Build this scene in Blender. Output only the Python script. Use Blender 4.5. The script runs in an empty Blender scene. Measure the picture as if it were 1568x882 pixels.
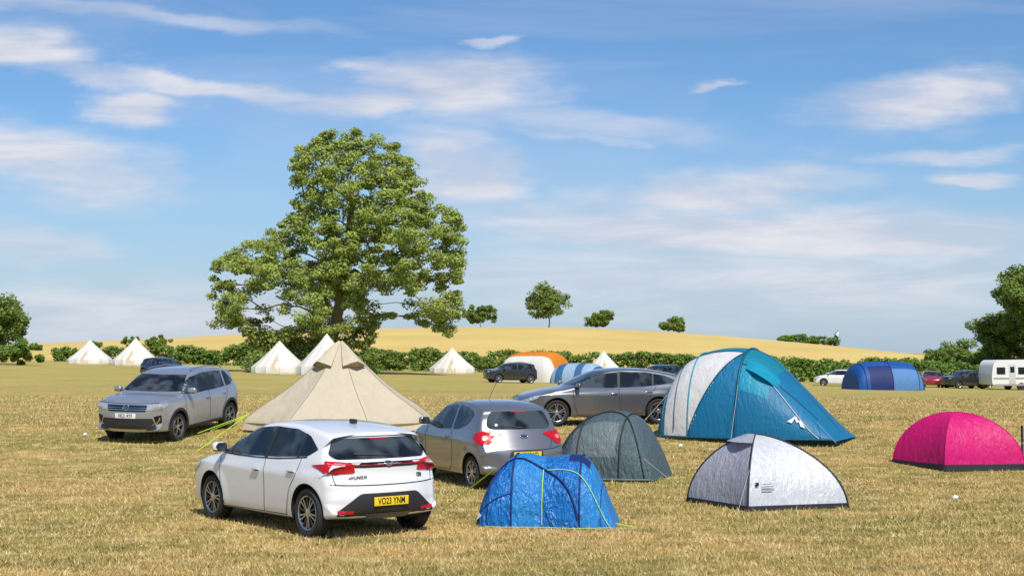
import bpy, bmesh, math, random
import numpy as np
from mathutils import Vector, Matrix
from mathutils.bvhtree import BVHTree
from mathutils.geometry import delaunay_2d_cdt
random.seed(7); rng=np.random.default_rng(7)
scene=bpy.context.scene
COL=scene.collection

# ------------------------------------------------------------------ helpers
def sstep(a,b,x):
    t=min(1,max(0,(x-a)/(b-a))); return t*t*(3-2*t)
def gz(x,y):
    z=.6*sstep(27,39,y)
    t=sstep(45,120,y)
    xx=max(-60,min(60,x))
    far=(.15-.02*xx)*(1-sstep(190,380,y))
    z=z*(1-t)+t*far
    z+=.02*math.sin(x*.35+1.3)*math.sin(y*.27)*sstep(10,30,y)
    return z
def link(o,parent=None):
    COL.objects.link(o)
    if parent is not None: o.parent=parent
    return o
def mesh_obj(name,verts,faces,mats,idx=None,smooth=True,parent=None,sharp=None):
    me=bpy.data.meshes.new(name)
    me.from_pydata([tuple(v) for v in verts],[],faces)
    for m in mats: me.materials.append(m)
    if idx is not None: me.polygons.foreach_set('material_index',idx)
    me.polygons.foreach_set('use_smooth',[smooth]*len(me.polygons))
    me.update()
    if sharp: me.set_sharp_from_angle(angle=math.radians(sharp))
    return link(bpy.data.objects.new(name,me),parent)
def empty(name,loc=(0,0,0)):
    e=bpy.data.objects.new(name,None); e.location=loc; e.empty_display_size=.2
    COL.objects.link(e); return e
def tube(name,pts,r,mat,parent=None,cyc=False):
    cu=bpy.data.curves.new(name,'CURVE'); cu.dimensions='3D'; cu.bevel_depth=r; cu.bevel_resolution=2
    sp=cu.splines.new('POLY'); sp.points.add(len(pts)-1)
    for i,p in enumerate(pts): sp.points[i].co=(p[0],p[1],p[2],1)
    sp.use_cyclic_u=cyc
    cu.materials.append(mat)
    return link(bpy.data.objects.new(name,cu),parent)
def box(name,c,s,mat,parent=None,bev=.0,rotz=0,seg=3):
    bm=bmesh.new(); bmesh.ops.create_cube(bm,size=1)
    bmesh.ops.scale(bm,vec=s,verts=bm.verts)
    if bev>0: bmesh.ops.bevel(bm,geom=bm.edges[:],offset=bev,segments=seg,profile=.5,affect='EDGES')
    me=bpy.data.meshes.new(name); bm.to_mesh(me); bm.free(); me.materials.append(mat)
    me.polygons.foreach_set('use_smooth',[bev>0]*len(me.polygons))
    if bev>0: me.set_sharp_from_angle(angle=math.radians(50))
    o=bpy.data.objects.new(name,me); o.location=c; o.rotation_euler=(0,0,rotz)
    return link(o,parent)

# ------------------------------------------------------------------ materials
def newmat(name):
    m=bpy.data.materials.new(name); m.use_nodes=True
    nt=m.node_tree; b=nt.nodes['Principled BSDF']; return m,nt,b
def paint(name,col,metal=0.0,rough=.35,coat=1.0):
    m,nt,b=newmat(name)
    n=nt.nodes.new('ShaderNodeTexNoise'); n.inputs['Scale'].default_value=3; n.inputs['Detail'].default_value=6
    tc=nt.nodes.new('ShaderNodeTexCoord'); nt.links.new(tc.outputs['Object'],n.inputs['Vector'])
    mx=nt.nodes.new('ShaderNodeMix'); mx.data_type='RGBA'
    mx.inputs[6].default_value=(*[c*.93 for c in col],1); mx.inputs[7].default_value=(*[min(1,c*1.04) for c in col],1)
    nt.links.new(n.outputs['Fac'],mx.inputs[0])
    # road dust low on the panels
    sp=nt.nodes.new('ShaderNodeSeparateXYZ'); nt.links.new(tc.outputs['Object'],sp.inputs[0])
    mr=nt.nodes.new('ShaderNodeMapRange'); mr.inputs[1].default_value=.62; mr.inputs[2].default_value=.2; mr.inputs[3].default_value=0; mr.inputs[4].default_value=.4
    nt.links.new(sp.outputs['Z'],mr.inputs[0])
    ml=nt.nodes.new('ShaderNodeMath'); ml.operation='MULTIPLY'; nt.links.new(mr.outputs[0],ml.inputs[0]); nt.links.new(n.outputs['Fac'],ml.inputs[1])
    m2=nt.nodes.new('ShaderNodeMix'); m2.data_type='RGBA'; nt.links.new(ml.outputs[0],m2.inputs[0]); nt.links.new(mx.outputs[2],m2.inputs[6]); m2.inputs[7].default_value=(.30,.24,.16,1)
    nt.links.new(m2.outputs[2],b.inputs['Base Color'])
    b.inputs['Metallic'].default_value=metal; b.inputs['Roughness'].default_value=rough
    b.inputs['Coat Weight'].default_value=coat; b.inputs['Coat Roughness'].default_value=.04
    return m
def plain(name,col,rough=.5,metal=0,noise=.12,scale=20,bump=0,spec=.5):
    m,nt,b=newmat(name)
    n=nt.nodes.new('ShaderNodeTexNoise'); n.inputs['Scale'].default_value=scale; n.inputs['Detail'].default_value=4
    tc=nt.nodes.new('ShaderNodeTexCoord'); nt.links.new(tc.outputs['Object'],n.inputs['Vector'])
    mx=nt.nodes.new('ShaderNodeMix'); mx.data_type='RGBA'
    mx.inputs[6].default_value=(*[c*(1-noise) for c in col],1); mx.inputs[7].default_value=(*[min(1,c*(1+noise)) for c in col],1)
    nt.links.new(n.outputs['Fac'],mx.inputs[0]); nt.links.new(mx.outputs[2],b.inputs['Base Color'])
    b.inputs['Metallic'].default_value=metal; b.inputs['Roughness'].default_value=rough
    b.inputs['Specular IOR Level'].default_value=spec
    if bump:
        bp=nt.nodes.new('ShaderNodeBump'); bp.inputs['Strength'].default_value=bump; bp.inputs['Distance'].default_value=.02
        nt.links.new(n.outputs['Fac'],bp.inputs['Height']); nt.links.new(bp.outputs['Normal'],b.inputs['Normal'])
    return m
def fabric(name,col,rough=.55,trans=.15,wr=.5,scale=5.0,spec=.4,metal=0):
    m,nt,b=newmat(name)
    tc=nt.nodes.new('ShaderNodeTexCoord')
    n=nt.nodes.new('ShaderNodeTexNoise'); n.inputs['Scale'].default_value=scale; n.inputs['Detail'].default_value=3; n.inputs['Distortion'].default_value=1.2
    mp=nt.nodes.new('ShaderNodeMapping'); mp.inputs['Scale'].default_value=(1.2,1.2,.45)
    nt.links.new(tc.outputs['Object'],mp.inputs['Vector']); nt.links.new(mp.outputs['Vector'],n.inputs['Vector'])
    mx=nt.nodes.new('ShaderNodeMix'); mx.data_type='RGBA'
    mx.inputs[6].default_value=(*[c*.86 for c in col],1); mx.inputs[7].default_value=(*[min(1,c*1.10) for c in col],1)
    nt.links.new(n.outputs['Fac'],mx.inputs[0]); nt.links.new(mx.outputs[2],b.inputs['Base Color'])
    b.inputs['Roughness'].default_value=rough; b.inputs['Specular IOR Level'].default_value=spec; b.inputs['Metallic'].default_value=metal
    n2=nt.nodes.new('ShaderNodeTexNoise'); n2.inputs['Scale'].default_value=scale*2.2; n2.inputs['Detail'].default_value=2; n2.inputs['Distortion'].default_value=2.
    nt.links.new(mp.outputs['Vector'],n2.inputs['Vector'])
    ad=nt.nodes.new('ShaderNodeMath'); ad.operation='ADD'; nt.links.new(n.outputs['Fac'],ad.inputs[0])
    ml=nt.nodes.new('ShaderNodeMath'); ml.operation='MULTIPLY'; ml.inputs[1].default_value=.4; nt.links.new(n2.outputs['Fac'],ml.inputs[0]); nt.links.new(ml.outputs[0],ad.inputs[1])
    bp=nt.nodes.new('ShaderNodeBump'); bp.inputs['Strength'].default_value=wr; bp.inputs['Distance'].default_value=.12
    nt.links.new(ad.outputs[0],bp.inputs['Height']); nt.links.new(bp.outputs['Normal'],b.inputs['Normal'])
    if trans>0:
        t=nt.nodes.new('ShaderNodeBsdfTranslucent'); nt.links.new(mx.outputs[2],t.inputs['Color'])
        ms=nt.nodes.new('ShaderNodeMixShader'); ms.inputs[0].default_value=trans
        nt.links.new(b.outputs[0],ms.inputs[1]); nt.links.new(t.outputs[0],ms.inputs[2])
        nt.links.new(ms.outputs[0],nt.nodes['Material Output'].inputs['Surface'])
    return m
def glassmat(name,col=(.014,.018,.02),rough=.03):
    m,nt,b=newmat(name)
    tc=nt.nodes.new('ShaderNodeTexCoord'); n=nt.nodes.new('ShaderNodeTexNoise'); n.inputs['Scale'].default_value=3.0; n.inputs['Detail'].default_value=1
    nt.links.new(tc.outputs['Object'],n.inputs['Vector'])
    mx=nt.nodes.new('ShaderNodeMix'); mx.data_type='RGBA'
    mx.inputs[6].default_value=(*[c*.4 for c in col],1); mx.inputs[7].default_value=(*[c*3.6 for c in col],1)
    cr=nt.nodes.new('ShaderNodeMapRange'); cr.inputs[1].default_value=.42; cr.inputs[2].default_value=.6
    nt.links.new(n.outputs['Fac'],cr.inputs[0]); nt.links.new(cr.outputs[0],mx.inputs[0]); nt.links.new(mx.outputs[2],b.inputs['Base Color'])
    b.inputs['Roughness'].default_value=rough; b.inputs['IOR'].default_value=1.6
    return m
M_glass=glassmat('car_glass')
M_glossblack=plain('gloss_black',(.008,.008,.009),.12)
M_black=plain('black_plastic',(.022,.022,.023),.6,bump=.2,scale=150)
M_arch=plain('arch_liner',(.008,.008,.008),.9)
M_seam=plain('panel_gap',(.02,.02,.02),.8)
M_tyre=plain('tyre_rubber',(.02,.02,.02),.8,scale=60,bump=.3)
M_chrome=plain('chrome',(.75,.75,.76),.12,1,noise=.02)
M_alloy=plain('alloy',(.5,.5,.52),.28,.9,noise=.05)
M_alloydark=plain('alloy_dark',(.03,.03,.033),.35,.3)
M_disc=plain('brake_disc',(.2,.2,.2),.4,.8)
M_red=plain('tail_lamp_red',(.50,.008,.015),.12,noise=.08,scale=25)
M_redhot=plain('tail_lamp_light',(.75,.20,.20),.15,noise=.1,scale=25)
M_lamp=plain('headlamp',(.55,.58,.62),.08,.5,noise=.5,scale=22)
M_plateY=plain('plate_yellow',(.85,.6,.02),.4,noise=.03)
M_plateW=plain('plate_white',(.8,.8,.8),.4,noise=.03)
M_text=plain('plate_text',(.01,.01,.01),.5)
M_lime=plain('lime_rope',(.55,.85,.03),.6)
M_greyrope=plain('grey_rope',(.5,.5,.48),.7)
M_whitefab=fabric('white_tag',(.8,.8,.78),wr=.1)

# ------------------------------------------------------------------ curve utils
def catmull(pts,per=12):
    P=[Vector(p) for p in pts]; P=[P[0]*2-P[1]]+P+[P[-1]*2-P[-2]]
    out=[]
    for i in range(1,len(P)-2):
        p0,p1,p2,p3=P[i-1],P[i],P[i+1],P[i+2]
        for k in range(per):
            t=k/per
            out.append(.5*((2*p1)+(p2-p0)*t+(2*p0-5*p1+4*p2-p3)*t*t+(3*p1-p0-3*p2+p3)*t**3))
    out.append(P[-2].copy()); return out
def resample(pts,n):
    d=[0]
    for a,b in zip(pts,pts[1:]): d.append(d[-1]+(b-a).length)
    T=d[-1]; out=[]; j=0
    for i in range(n+1):
        s=T*i/n
        while j<len(d)-2 and d[j+1]<s: j+=1
        f=(s-d[j])/max(1e-9,d[j+1]-d[j]); out.append(pts[j].lerp(pts[j+1],min(1,max(0,f))))
    return out
def rnd(poly,r=.04,seg=4):
    out=[];n=len(poly)
    for i in range(n):
        p=Vector(poly[i]);a=Vector(poly[i-1]);b=Vector(poly[(i+1)%n])
        da=(a-p);db=(b-p); ra=min(r,da.length*.45); rb=min(r,db.length*.45)
        A=p+da.normalized()*ra;B=p+db.normalized()*rb
        for k in range(seg+1):
            t=k/seg; out.append(tuple(A*(1-t)**2+p*2*t*(1-t)+B*t*t))
    return out
def inside(x,y,poly):
    c=False;n=len(poly);j=n-1
    for i in range(n):
        xi,yi=poly[i];xj,yj=poly[j]
        if (yi>y)!=(yj>y) and x<(xj-xi)*(y-yi)/(yj-yi)+xi: c=not c
        j=i
    return c
def tri_poly(poly,step):
    xs=[p[0] for p in poly];ys=[p[1] for p in poly]
    vs=[Vector(p) for p in poly]; n=len(vs)
    dense=[]
    for i in range(n):
        a=vs[i];b=vs[(i+1)%n];k=max(1,int((b-a).length/step))
        for q in range(k): dense.append(a.lerp(b,q/k))
    n=len(dense); pts=list(dense)
    dp=[tuple(p) for p in dense]
    x=min(xs)+step*.5
    while x<max(xs):
        y=min(ys)+step*.5
        while y<max(ys):
            if inside(x,y,dp) : pts.append(Vector((x,y)))
            y+=step
        x+=step
    r=delaunay_2d_cdt(pts,[(i,(i+1)%n) for i in range(n)],[list(range(n))],1,1e-5)
    return r[0],r[2]

# ------------------------------------------------------------------ car
class Car:
    def __init__(s,name,spec):
        s.e=empty(name); s.sp=spec
        s.build_body()
    def W(s,x,z):
        sp=s.sp; hw=sp['W']/2; zb=sp['belt']; H=sp['H']
        kz=[.12,.2,.32,.5,.66,zb-.15,zb-.11,zb,H]
        kv=[.90,.945,.972,.984,.992,1.0,.974,.945,sp.get('roofw',.70)]
        g=(np.interp(z-.012,kz,kv)+np.interp(z,kz,kv)+np.interp(z+.012,kz,kv))/3
        L2=sp['L']/2; t=max(0,(abs(x)-.55*L2)/(.45*L2))
        p=1-(.13 if x>0 else .10)*t**2.2
        fl=0
        for ax in sp['axles']:
            d=math.hypot(x-ax,z-sp['R']); fl=max(fl,.016*max(0,1-abs(d-sp['R']-.07)/.13))
        return hw*g*p+(fl if z<zb-.1 else 0)
    def build_body(s):
        sp=s.sp; L=sp['L']; Mn=110
        top=resample(catmull(sp['top']),Mn); bot=resample(catmull(sp['bot']),Mn)
        verts=[];faces=[]
        K=14
        for sg in (1,-1):
            for ch,(C,q) in enumerate(((top,1),(bot,-1))):
                base=len(verts); rows=None
                for i,p in enumerate(C):
                    a=C[max(0,i-1)];b=C[min(Mn,i+1)]; t=(b-a).normalized()
                    n=Vector((-t.y,t.x)) if q==1 else Vector((t.y,-t.x))
                    if i==0:n=Vector((-1,0))
                    if i==Mn:n=Vector((1,0))
                    cr=.03+.11*n.x**2; r=.055+.05*n.x**2
                    if q==-1: r=.05+.055*n.x**2
                    E=p+n*cr; We=s.W(E.x,E.y)
                    col=[]
                    for sfr in (0,.2,.4,.6,.75,.88,1):
                        P=p+n*cr*sfr**2.3; col.append((P.x,sg*sfr*(We-r),P.y))
                    last=None
                    for th in (18,36,54,72,90):
                        th=math.radians(th); P=E+n*r*(1-math.cos(th))
                        col.append((P.x,sg*(s.W(P.x,P.y)-r*(1-math.sin(th))),P.y)); last=P
                    S=Vector((L/2-.4-(L-.8)*i/Mn,.58))
                    for k in range(1,K+1):
                        P=last.lerp(S,k/K); col.append((P.x,sg*s.W(P.x,P.y),P.y))
                    rows=len(col); verts+=col
                for i in range(Mn):
                    for j in range(rows-1):
                        faces.append((base+i*rows+j,base+(i+1)*rows+j,base+(i+1)*rows+j+1,base+i*rows+j+1))
        bm=bmesh.new(); vv=[bm.verts.new(v) for v in verts]
        for f in faces: bm.faces.new([vv[i] for i in f])
        bmesh.ops.remove_doubles(bm,verts=bm.verts,dist=2e-4)
        bmesh.ops.dissolve_degenerate(bm,dist=1e-4,edges=bm.edges)
        bmesh.ops.recalc_face_normals(bm,faces=bm.faces)
        if bm.calc_volume(signed=True)<0: bmesh.ops.reverse_faces(bm,faces=bm.faces)
        s.bvh=BVHTree.FromBMesh(bm)
        Ra=sp['R']+sp.get('gap',.045); zc=sp['R']+.01
        kill=[]
        for f in bm.faces:
            cc=f.calc_center_median()
            if abs(cc.y)<sp['W']/2-.30: continue
            for ax in sp['axles']:
                if math.hypot(cc.x-ax,cc.z-zc)<Ra: kill.append(f); break
        bmesh.ops.delete(bm,geom=kill,context='FACES')
        for v in bm.verts:
            if v.is_boundary and abs(v.co.y)>sp['W']/2-.25:
                for ax in sp['axles']:
                    d=Vector((v.co.x-ax,v.co.z-zc))
                    if abs(d.length-Ra)<.08 and d.length>0:
                        d.normalize(); nx,nz=ax+d.x*Ra,zc+d.y*Ra
                        if v.co.z>.30: v.co=Vector((nx,math.copysign(s.W(nx,nz),v.co.y),nz))
                        else: v.co.x=nx; v.co.z=max(v.co.z,nz)
        me=bpy.data.meshes.new('body'); bm.to_mesh(me); bm.free()
        me.materials.append(sp['paint'])
        me.polygons.foreach_set('use_smooth',[True]*len(me.polygons)); me.set_sharp_from_angle(angle=math.radians(42))
        s.body=link(bpy.data.objects.new('body',me),s.e)
        V=[];F=[]
        for ax in sp['axles']:
            for sg in (1,-1):
                b=len(V); a0=math.asin(max(-1,(.21-zc)/Ra)); N=32
                for k in range(N+1):
                    a=a0+(math.pi-2*a0)*k/N; x=ax+Ra*math.cos(a); z=zc+Ra*math.sin(a)
                    V+=[(x,sg*(s.W(x,z)-.001),z),(x,sg*(s.W(x,z)-.022),z),(ax+(Ra+.01)*math.cos(a),sg*(sp['W']/2-.42),zc+(Ra+.01)*math.sin(a)),(ax,sg*(sp['W']/2-.43),zc)]
                for k in range(N):
                    for j in range(3): F.append((b+4*k+j,b+4*k+j+1,b+4*k+j+5,b+4*k+j+4))
        mesh_obj('wheel_arch_liner',V,F,[M_arch],parent=s.e,smooth=True,sharp=40)
    def cast(s,axis,a,b,sg=1):
        if axis=='side': o=Vector((a,sg*3,b));d=Vector((0,-sg,0))
        elif axis=='rear': o=Vector((-5,a,b));d=Vector((1,0,0))
        elif axis=='front': o=Vector((5,a,b));d=Vector((-1,0,0))
        else: o=Vector((a,b,4));d=Vector((0,0,-1))
        h=s.bvh.ray_cast(o,d)
        if h[0] is None: return None,None
        n=h[1]
        if n.dot(d)>0: n=-n
        return h[0],n
    def decal(s,name,poly,axis,mat,off=.005,r=.03,sg=1,step=.05,both=False):
        if both:
            if axis=='side':
                s.decal(name,poly,axis,mat,off,r,1,step); s.decal(name,poly,axis,mat,off,r,-1,step)
            else:
                s.decal(name,poly,axis,mat,off,r,1,step)
                s.decal(name,[(-a,b) for a,b in poly],axis,mat,off,r,1,step)
            return
        pl=rnd(poly,r) if r>0 else poly
        vs,fs=tri_poly(pl,step)
        V=[];ok=[]
        for v in vs:
            p,n=s.cast(axis,v.x,v.y,sg)
            if p is None: V.append((0,0,0));ok.append(False)
            else: V.append(p+n*off);ok.append(True)
        F=[tuple(f) for f in fs if all(ok[i] for i in f)]
        if F: mesh_obj(name,V,F,[mat],parent=s.e)
    def line(s,name,pts,axis,w=.009,mat=None,off=.003,sg=1,both=False):
        if both:
            if axis=='side':
                s.line(name,pts,axis,w,mat,off,1); s.line(name,pts,axis,w,mat,off,-1)
            else:
                s.line(name,pts,axis,w,mat,off); s.line(name,[(-a,b) for a,b in pts],axis,w,mat,off)
            return
        P=[Vector(p) for p in pts]
        if len(P)>2: P=catmull(pts,6)
        T=sum((b-a).length for a,b in zip(P,P[1:])); P=resample(P,max(2,int(T/.05)))
        V=[];F=[]
        for i,p in enumerate(P):
            t=(P[min(len(P)-1,i+1)]-P[max(0,i-1)]).normalized(); n=Vector((-t.y,t.x))*w/2
            for q in (p-n,p+n):
                h,nn=s.cast(axis,q.x,q.y,sg)
                if h is None: return
                V.append(h+nn*off)
        for i in range(len(P)-1): F.append((2*i,2*i+1,2*i+3,2*i+2))
        mesh_obj(name,V,F,[mat or M_seam],parent=s.e)
    def wheels(s,style='alloy',nsp=5):
        sp=s.sp;R=sp['R'];w=.205;Rr=R*.70
        V=[];F=[];I=[]
        def lathe(prof,mi,n=40):
            b=len(V)
            for k in range(n):
                a=2*math.pi*k/n
                for r,y in prof: V.append((r*math.cos(a),y,r*math.sin(a)))
            m=len(prof)
            for k in range(n):
                for j in range(m-1):
                    F.append((b+k*m+j,b+k*m+j+1,b+((k+1)%n)*m+j+1,b+((k+1)%n)*m+j)); I.append(mi)
        h=w/2
        lathe([(Rr,-h),(R-.035,-h-.005),(R-.008,-h+.02),(R,-h+.04),(R,h-.04),(R-.008,h-.02),(R-.035,h+.005),(Rr+.015,h),(Rr,h-.012)],0)
        lathe([(Rr,h-.012),(Rr-.006,h-.004),(Rr-.018,h-.012),(Rr-.022,h-.04)],1)
        lathe([(Rr-.022,h-.04),(Rr-.035,-h+.02),(.02,-h+.02)],2)
        lathe([(Rr*.72,0),(Rr*.72,.01),(.04,.01)],3)
        lathe([(.062,h-.05),(.06,h-.02),(.045,h-.012),(.001,h-.012)],1,20)
        def spoke(a0,a1,w0,w1,mi):
            r0,r1=.045,Rr-.012
            p0=Vector((r0*math.cos(a0),r0*math.sin(a0)));p1=Vector((r1*math.cos(a1),r1*math.sin(a1)))
            d=(p1-p0).normalized();n=Vector((-d.y,d.x))
            b=len(V)
            for p,ww,yo in ((p0,w0,h-.018),(p1,w1,h-.012)):
                for sgn,y in ((-1,yo-.035),(-1,yo-.004),(-.7,yo),(.7,yo),(1,yo-.004),(1,yo-.035)):
                    q=p+n*sgn*ww; V.append((q.x,y,q.y))
            for j in range(5):
                F.append((b+j,b+j+1,b+6+j+1,b+6+j)); I.append(mi if j==2 else 2)
        for k in range(nsp):
            a=2*math.pi*k/nsp+.3
            spoke(a-.12,a-.16,.012,.013,1); spoke(a+.12,a+.16,.012,.013,1)
            if style=='two': spoke(a+.63,a+.63,.01,.02,2)
        me=bpy.data.meshes.new('wheel'); me.from_pydata(V,[],F)
        for m in (M_tyre,M_alloy,M_alloydark,M_disc): me.materials.append(m)
        me.polygons.foreach_set('material_index',I); me.polygons.foreach_set('use_smooth',[True]*len(F)); me.update()
        me.set_sharp_from_angle(angle=math.radians(35))
        k=1
        for ax in sp['axles']:
            for sg in (1,-1):
                o=bpy.data.objects.new('wheel_%d'%k,me); k+=1
                o.location=(ax,sg*(sp['W']/2-h-.022),R)
                o.rotation_euler=(0,random.random()*3,0 if sg==1 else math.pi)
                link(o,s.e)
    def mirror(s,x,z,mat):
        for sg in (1,-1):
            hw=s.W(x,z)
            bm=bmesh.new(); bmesh.ops.create_icosphere(bm,subdivisions=3,radius=1)
            for v in bm.verts:
                c=v.co; q=.62
                v.co=Vector((math.copysign(abs(c.x)**q,c.x)*.06,math.copysign(abs(c.y)**q,c.y)*.105,math.copysign(abs(c.z)**q,c.z)*.068))
                v.co.x*= (1-.25*(v.co.y*sg/.1))
            bm.faces.ensure_lookup_table()
            for f in bm.faces: 
                c=f.calc_center_median(); f.material_index=1 if c.x<-.045 else (2 if c.z<-.045 else 0); f.smooth=True
            me=bpy.data.meshes.new('mirror'); bm.to_mesh(me); bm.free()
            for m in (mat,M_glass,M_black): me.materials.append(m)
            o=bpy.data.objects.new('door_mirror',me); o.location=(x,sg*(hw+.14),z+.06); link(o,s.e)
            box('mirror_stalk',(x+.01,sg*(hw+.03),z+.01),(.07,.14,.03),M_black,s.e,.01)
    def handle(s,x,z,mat):
        for sg in (1,-1):
            p,n=s.cast('side',x,z,sg)
            box('door_handle',p+Vector((0,sg*.018,0)),(.19,.022,.028),mat,s.e,.009)
            s.decal('handle_recess',[(x-.07,z-.028),(x+.07,z-.028),(x+.07,z+.012),(x-.07,z+.012)],'side',M_seam,.002,.02,sg)
    def plate(s,axis,z,txt,mat,y=0,tilt=0):
        p,n=s.cast(axis,y,z)
        dx=-1 if axis=='rear' else 1
        ax_=p.x+dx*.012
        for zz in (z-.055,z+.055):
            pp,_=s.cast(axis,y,zz); ax_=max(ax_,pp.x+.01) if dx==1 else min(ax_,pp.x-.01)
        box('number_plate',(ax_,y,z),(.012,.52,.112),mat,s.e,.004)
        cu=bpy.data.curves.new('plate_text','FONT'); cu.body=txt; cu.size=.115; cu.align_x='CENTER'; cu.align_y='CENTER'; cu.extrude=.001; cu.offset=.0016
        cu.materials.append(M_text); o=bpy.data.objects.new('plate_text',cu)
        X=Vector((0,dx,0)) ; Z=Vector((dx,0,0)); Y=Vector((0,0,1))
        o.matrix_local=Matrix.Translation((ax_+dx*.0085,y,z))@Matrix((X,Y,Z)).transposed().to_4x4()@Matrix.Diagonal((.74,1,1,1))
        link(o,s.e)
    def text(s,axis,y,z,txt,size,mat):
        p,n=s.cast(axis,y,z); dx=-1 if axis=='rear' else 1
        cu=bpy.data.curves.new('lettering','FONT'); cu.body=txt; cu.size=size; cu.align_x='CENTER'; cu.align_y='CENTER'; cu.extrude=.004
        cu.materials.append(mat); o=bpy.data.objects.new('lettering',cu)
        Z=n.normalized(); X=Vector((0,dx,0)); X=(X-Z*X.dot(Z)).normalized(); Y=Z.cross(X)
        o.matrix_local=Matrix.Translation(p+n*.010)@Matrix((X,Y,Z)).transposed().to_4x4(); link(o,s.e)
    def ring(s,axis,y,z,r,mat,r2=None,wd=.006):
        p,n=s.cast(axis,y,z); Z=n.normalized(); Y=Vector((0,0,1)); Y=(Y-Z*Y.dot(Z)).normalized(); X=Y.cross(Z)
        pts=[p+n*.008+X*math.cos(a)*r+Y*math.sin(a)*(r2 or r) for a in [k*math.pi/12 for k in range(24)]]
        tube('badge',pts,wd,mat,s.e,True)
    def arches(s,mat,wd=.06,low=.22):
        R=s.sp['R']+.045
        for ax in s.sp['axles']:
            pl=[]
            a0=math.asin(max(-1,(low-s.sp['R'])/(R+wd)))
            N=22
            for k in range(N+1):
                a=a0+(math.pi-2*a0)*k/N; pl.append((ax+(R+wd)*math.cos(a),s.sp['R']+.01+(R+wd)*math.sin(a)))
            for k in range(N,-1,-1):
                a=a0+(math.pi-2*a0)*k/N; pl.append((ax+(R-.003)*math.cos(a),s.sp['R']+.01+(R-.003)*math.sin(a)))
            s.decal('arch_trim',pl,'side',mat,.008,0,both=True)
    def place(s,x,y,yaw,sc=1.0,dz=0):
        a=math.radians(yaw); f=Vector((math.cos(a),math.sin(a))); d=1.3
        zf=gz(x+f.x*d,y+f.y*d); zb=gz(x-f.x*d,y-f.y*d)
        r=Vector((-f.y,f.x)); zl=gz(x+r.x*.8,y+r.y*.8); zr=gz(x-r.x*.8,y-r.y*.8)
        X=Vector((f.x,f.y,(zf-zb)/(2*d))).normalized(); Y=Vector((r.x,r.y,(zl-zr)/1.6)); Y=(Y-X*Y.dot(X)).normalized(); Z=X.cross(Y)
        s.e.matrix_world=Matrix.Translation((x,y,(zf+zb)/2-.012+dz))@Matrix((X,Y,Z)).transposed().to_4x4()@Matrix.Scale(sc,4)

P_white=paint('paint_white',(.80,.80,.80),0,.3,1)
P_grey=paint('paint_grey',(.25,.25,.265),.65,.32,1)
P_silver=paint('paint_silver',(.42,.44,.48),.6,.33,1)
P_dgrey=paint('paint_dark_grey',(.17,.17,.18),.6,.33,1)
P_navy=paint('paint_navy',(.012,.03,.12),.3,.3,1)
P_black=paint('paint_black',(.015,.016,.02),.2,.3,1)
P_red=paint('paint_red',(.3,.01,.015),.2,.3,1)

def spec_hatch(p): return dict(L=4.04,W=1.775,H=1.455,belt=.965,R=.32,axles=(1.19,-1.39),paint=p,roofw=.69,
  top=[(2.02,.5),(1.99,.64),(1.88,.77),(1.45,.90),(1.05,.985),(.6,1.215),(.2,1.38),(-.25,1.445),(-.8,1.44),(-1.4,1.375),(-1.70,1.315),(-1.71,1.27),(-1.86,1.02),(-1.95,.955),(-1.955,.80),(-1.99,.70),(-2.02,.5)],
  bot=[(2.02,.5),(1.99,.33),(1.85,.22),(1.2,.19),(0,.18),(-1.2,.19),(-1.85,.25),(-1.99,.35),(-2.02,.5)])
# ---- white hatchback
c=Car('hatchback_car',spec_hatch(P_white))
dlo=[(1.02,.975),(.84,1.075),(.46,1.245),(.12,1.335),(-.3,1.365),(-.85,1.35),(-1.22,1.275),(-1.50,1.12),(-1.32,1.03),(-.6,.985),(.2,.965)]
c.decal('side_glass',dlo,'side',M_glass,.006,.03,both=True)
c.line('window_trim',[(1.0,.965),(.2,.95),(-.6,.965),(-1.32,1.015)],'side',.014,M_glossblack,.006,both=True)
c.line('pillar',[(-.30,.965),(-.34,1.36)],'side',.085,M_black,.009,both=True)
c.line('pillar',[(-1.1,1.0),(-1.12,1.30)],'side',.045,M_black,.009,both=True)
c.line('pillar',[(.66,.985),(.60,1.16)],'side',.03,M_black,.009,both=True)
c.line('door_gap',[(.93,.94),(.90,.6),(.82,.3),(.78,.235)],'side',.011,both=True)
c.line('door_gap',[(-.30,.95),(-.32,.6),(-.30,.25)],'side',.011,both=True)
c.line('door_gap',[(-1.2,1.0),(-1.14,.8),(-.98,.6),(-.92,.4),(-.88,.25)],'side',.011,both=True)
c.line('sill_gap',[(.8,.24),(-.9,.26)],'side',both=True)
c.decal('sill',[(.80,.17),(-1.0,.17),(-1.0,.235),(.80,.225)],'side',M_black,.01,.01,both=True)
c.decal('rear_glass',[(-.61,1.262),(.61,1.262),(.735,1.06),(.66,1.0),(-.66,1.0),(-.735,1.06)],'rear',M_glass,.006,.04)
c.decal('lamp_bar',[(-.62,.965),(.62,.965),(.62,.915),(.35,.90),(-.35,.90),(-.62,.915)],'rear',M_glossblack,.006,.02)
c.decal('tail_lamp',[(.40,.93),(.60,.968),(.79,.985),(.81,.90),(.79,.84),(.70,.815),(.64,.835),(.68,.895)],'rear',M_red,.009,.012,both=True)
c.decal('tail_lamp',[(-1.90,.94),(-1.78,.955),(-1.64,.945),(-1.46,.925),(-1.62,.885),(-1.78,.83),(-1.90,.83)],'side',M_red,.009,.02,both=True)
c.decal('tail_lamp_light',[(.60,.948),(.78,.962),(.78,.944),(.62,.93)],'rear',M_redhot,.012,.005,both=True)
c.decal('tail_lamp_bar',[(-.40,.937),(.40,.937),(.40,.927),(-.40,.927)],'rear',M_red,.009,.003)
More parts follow.
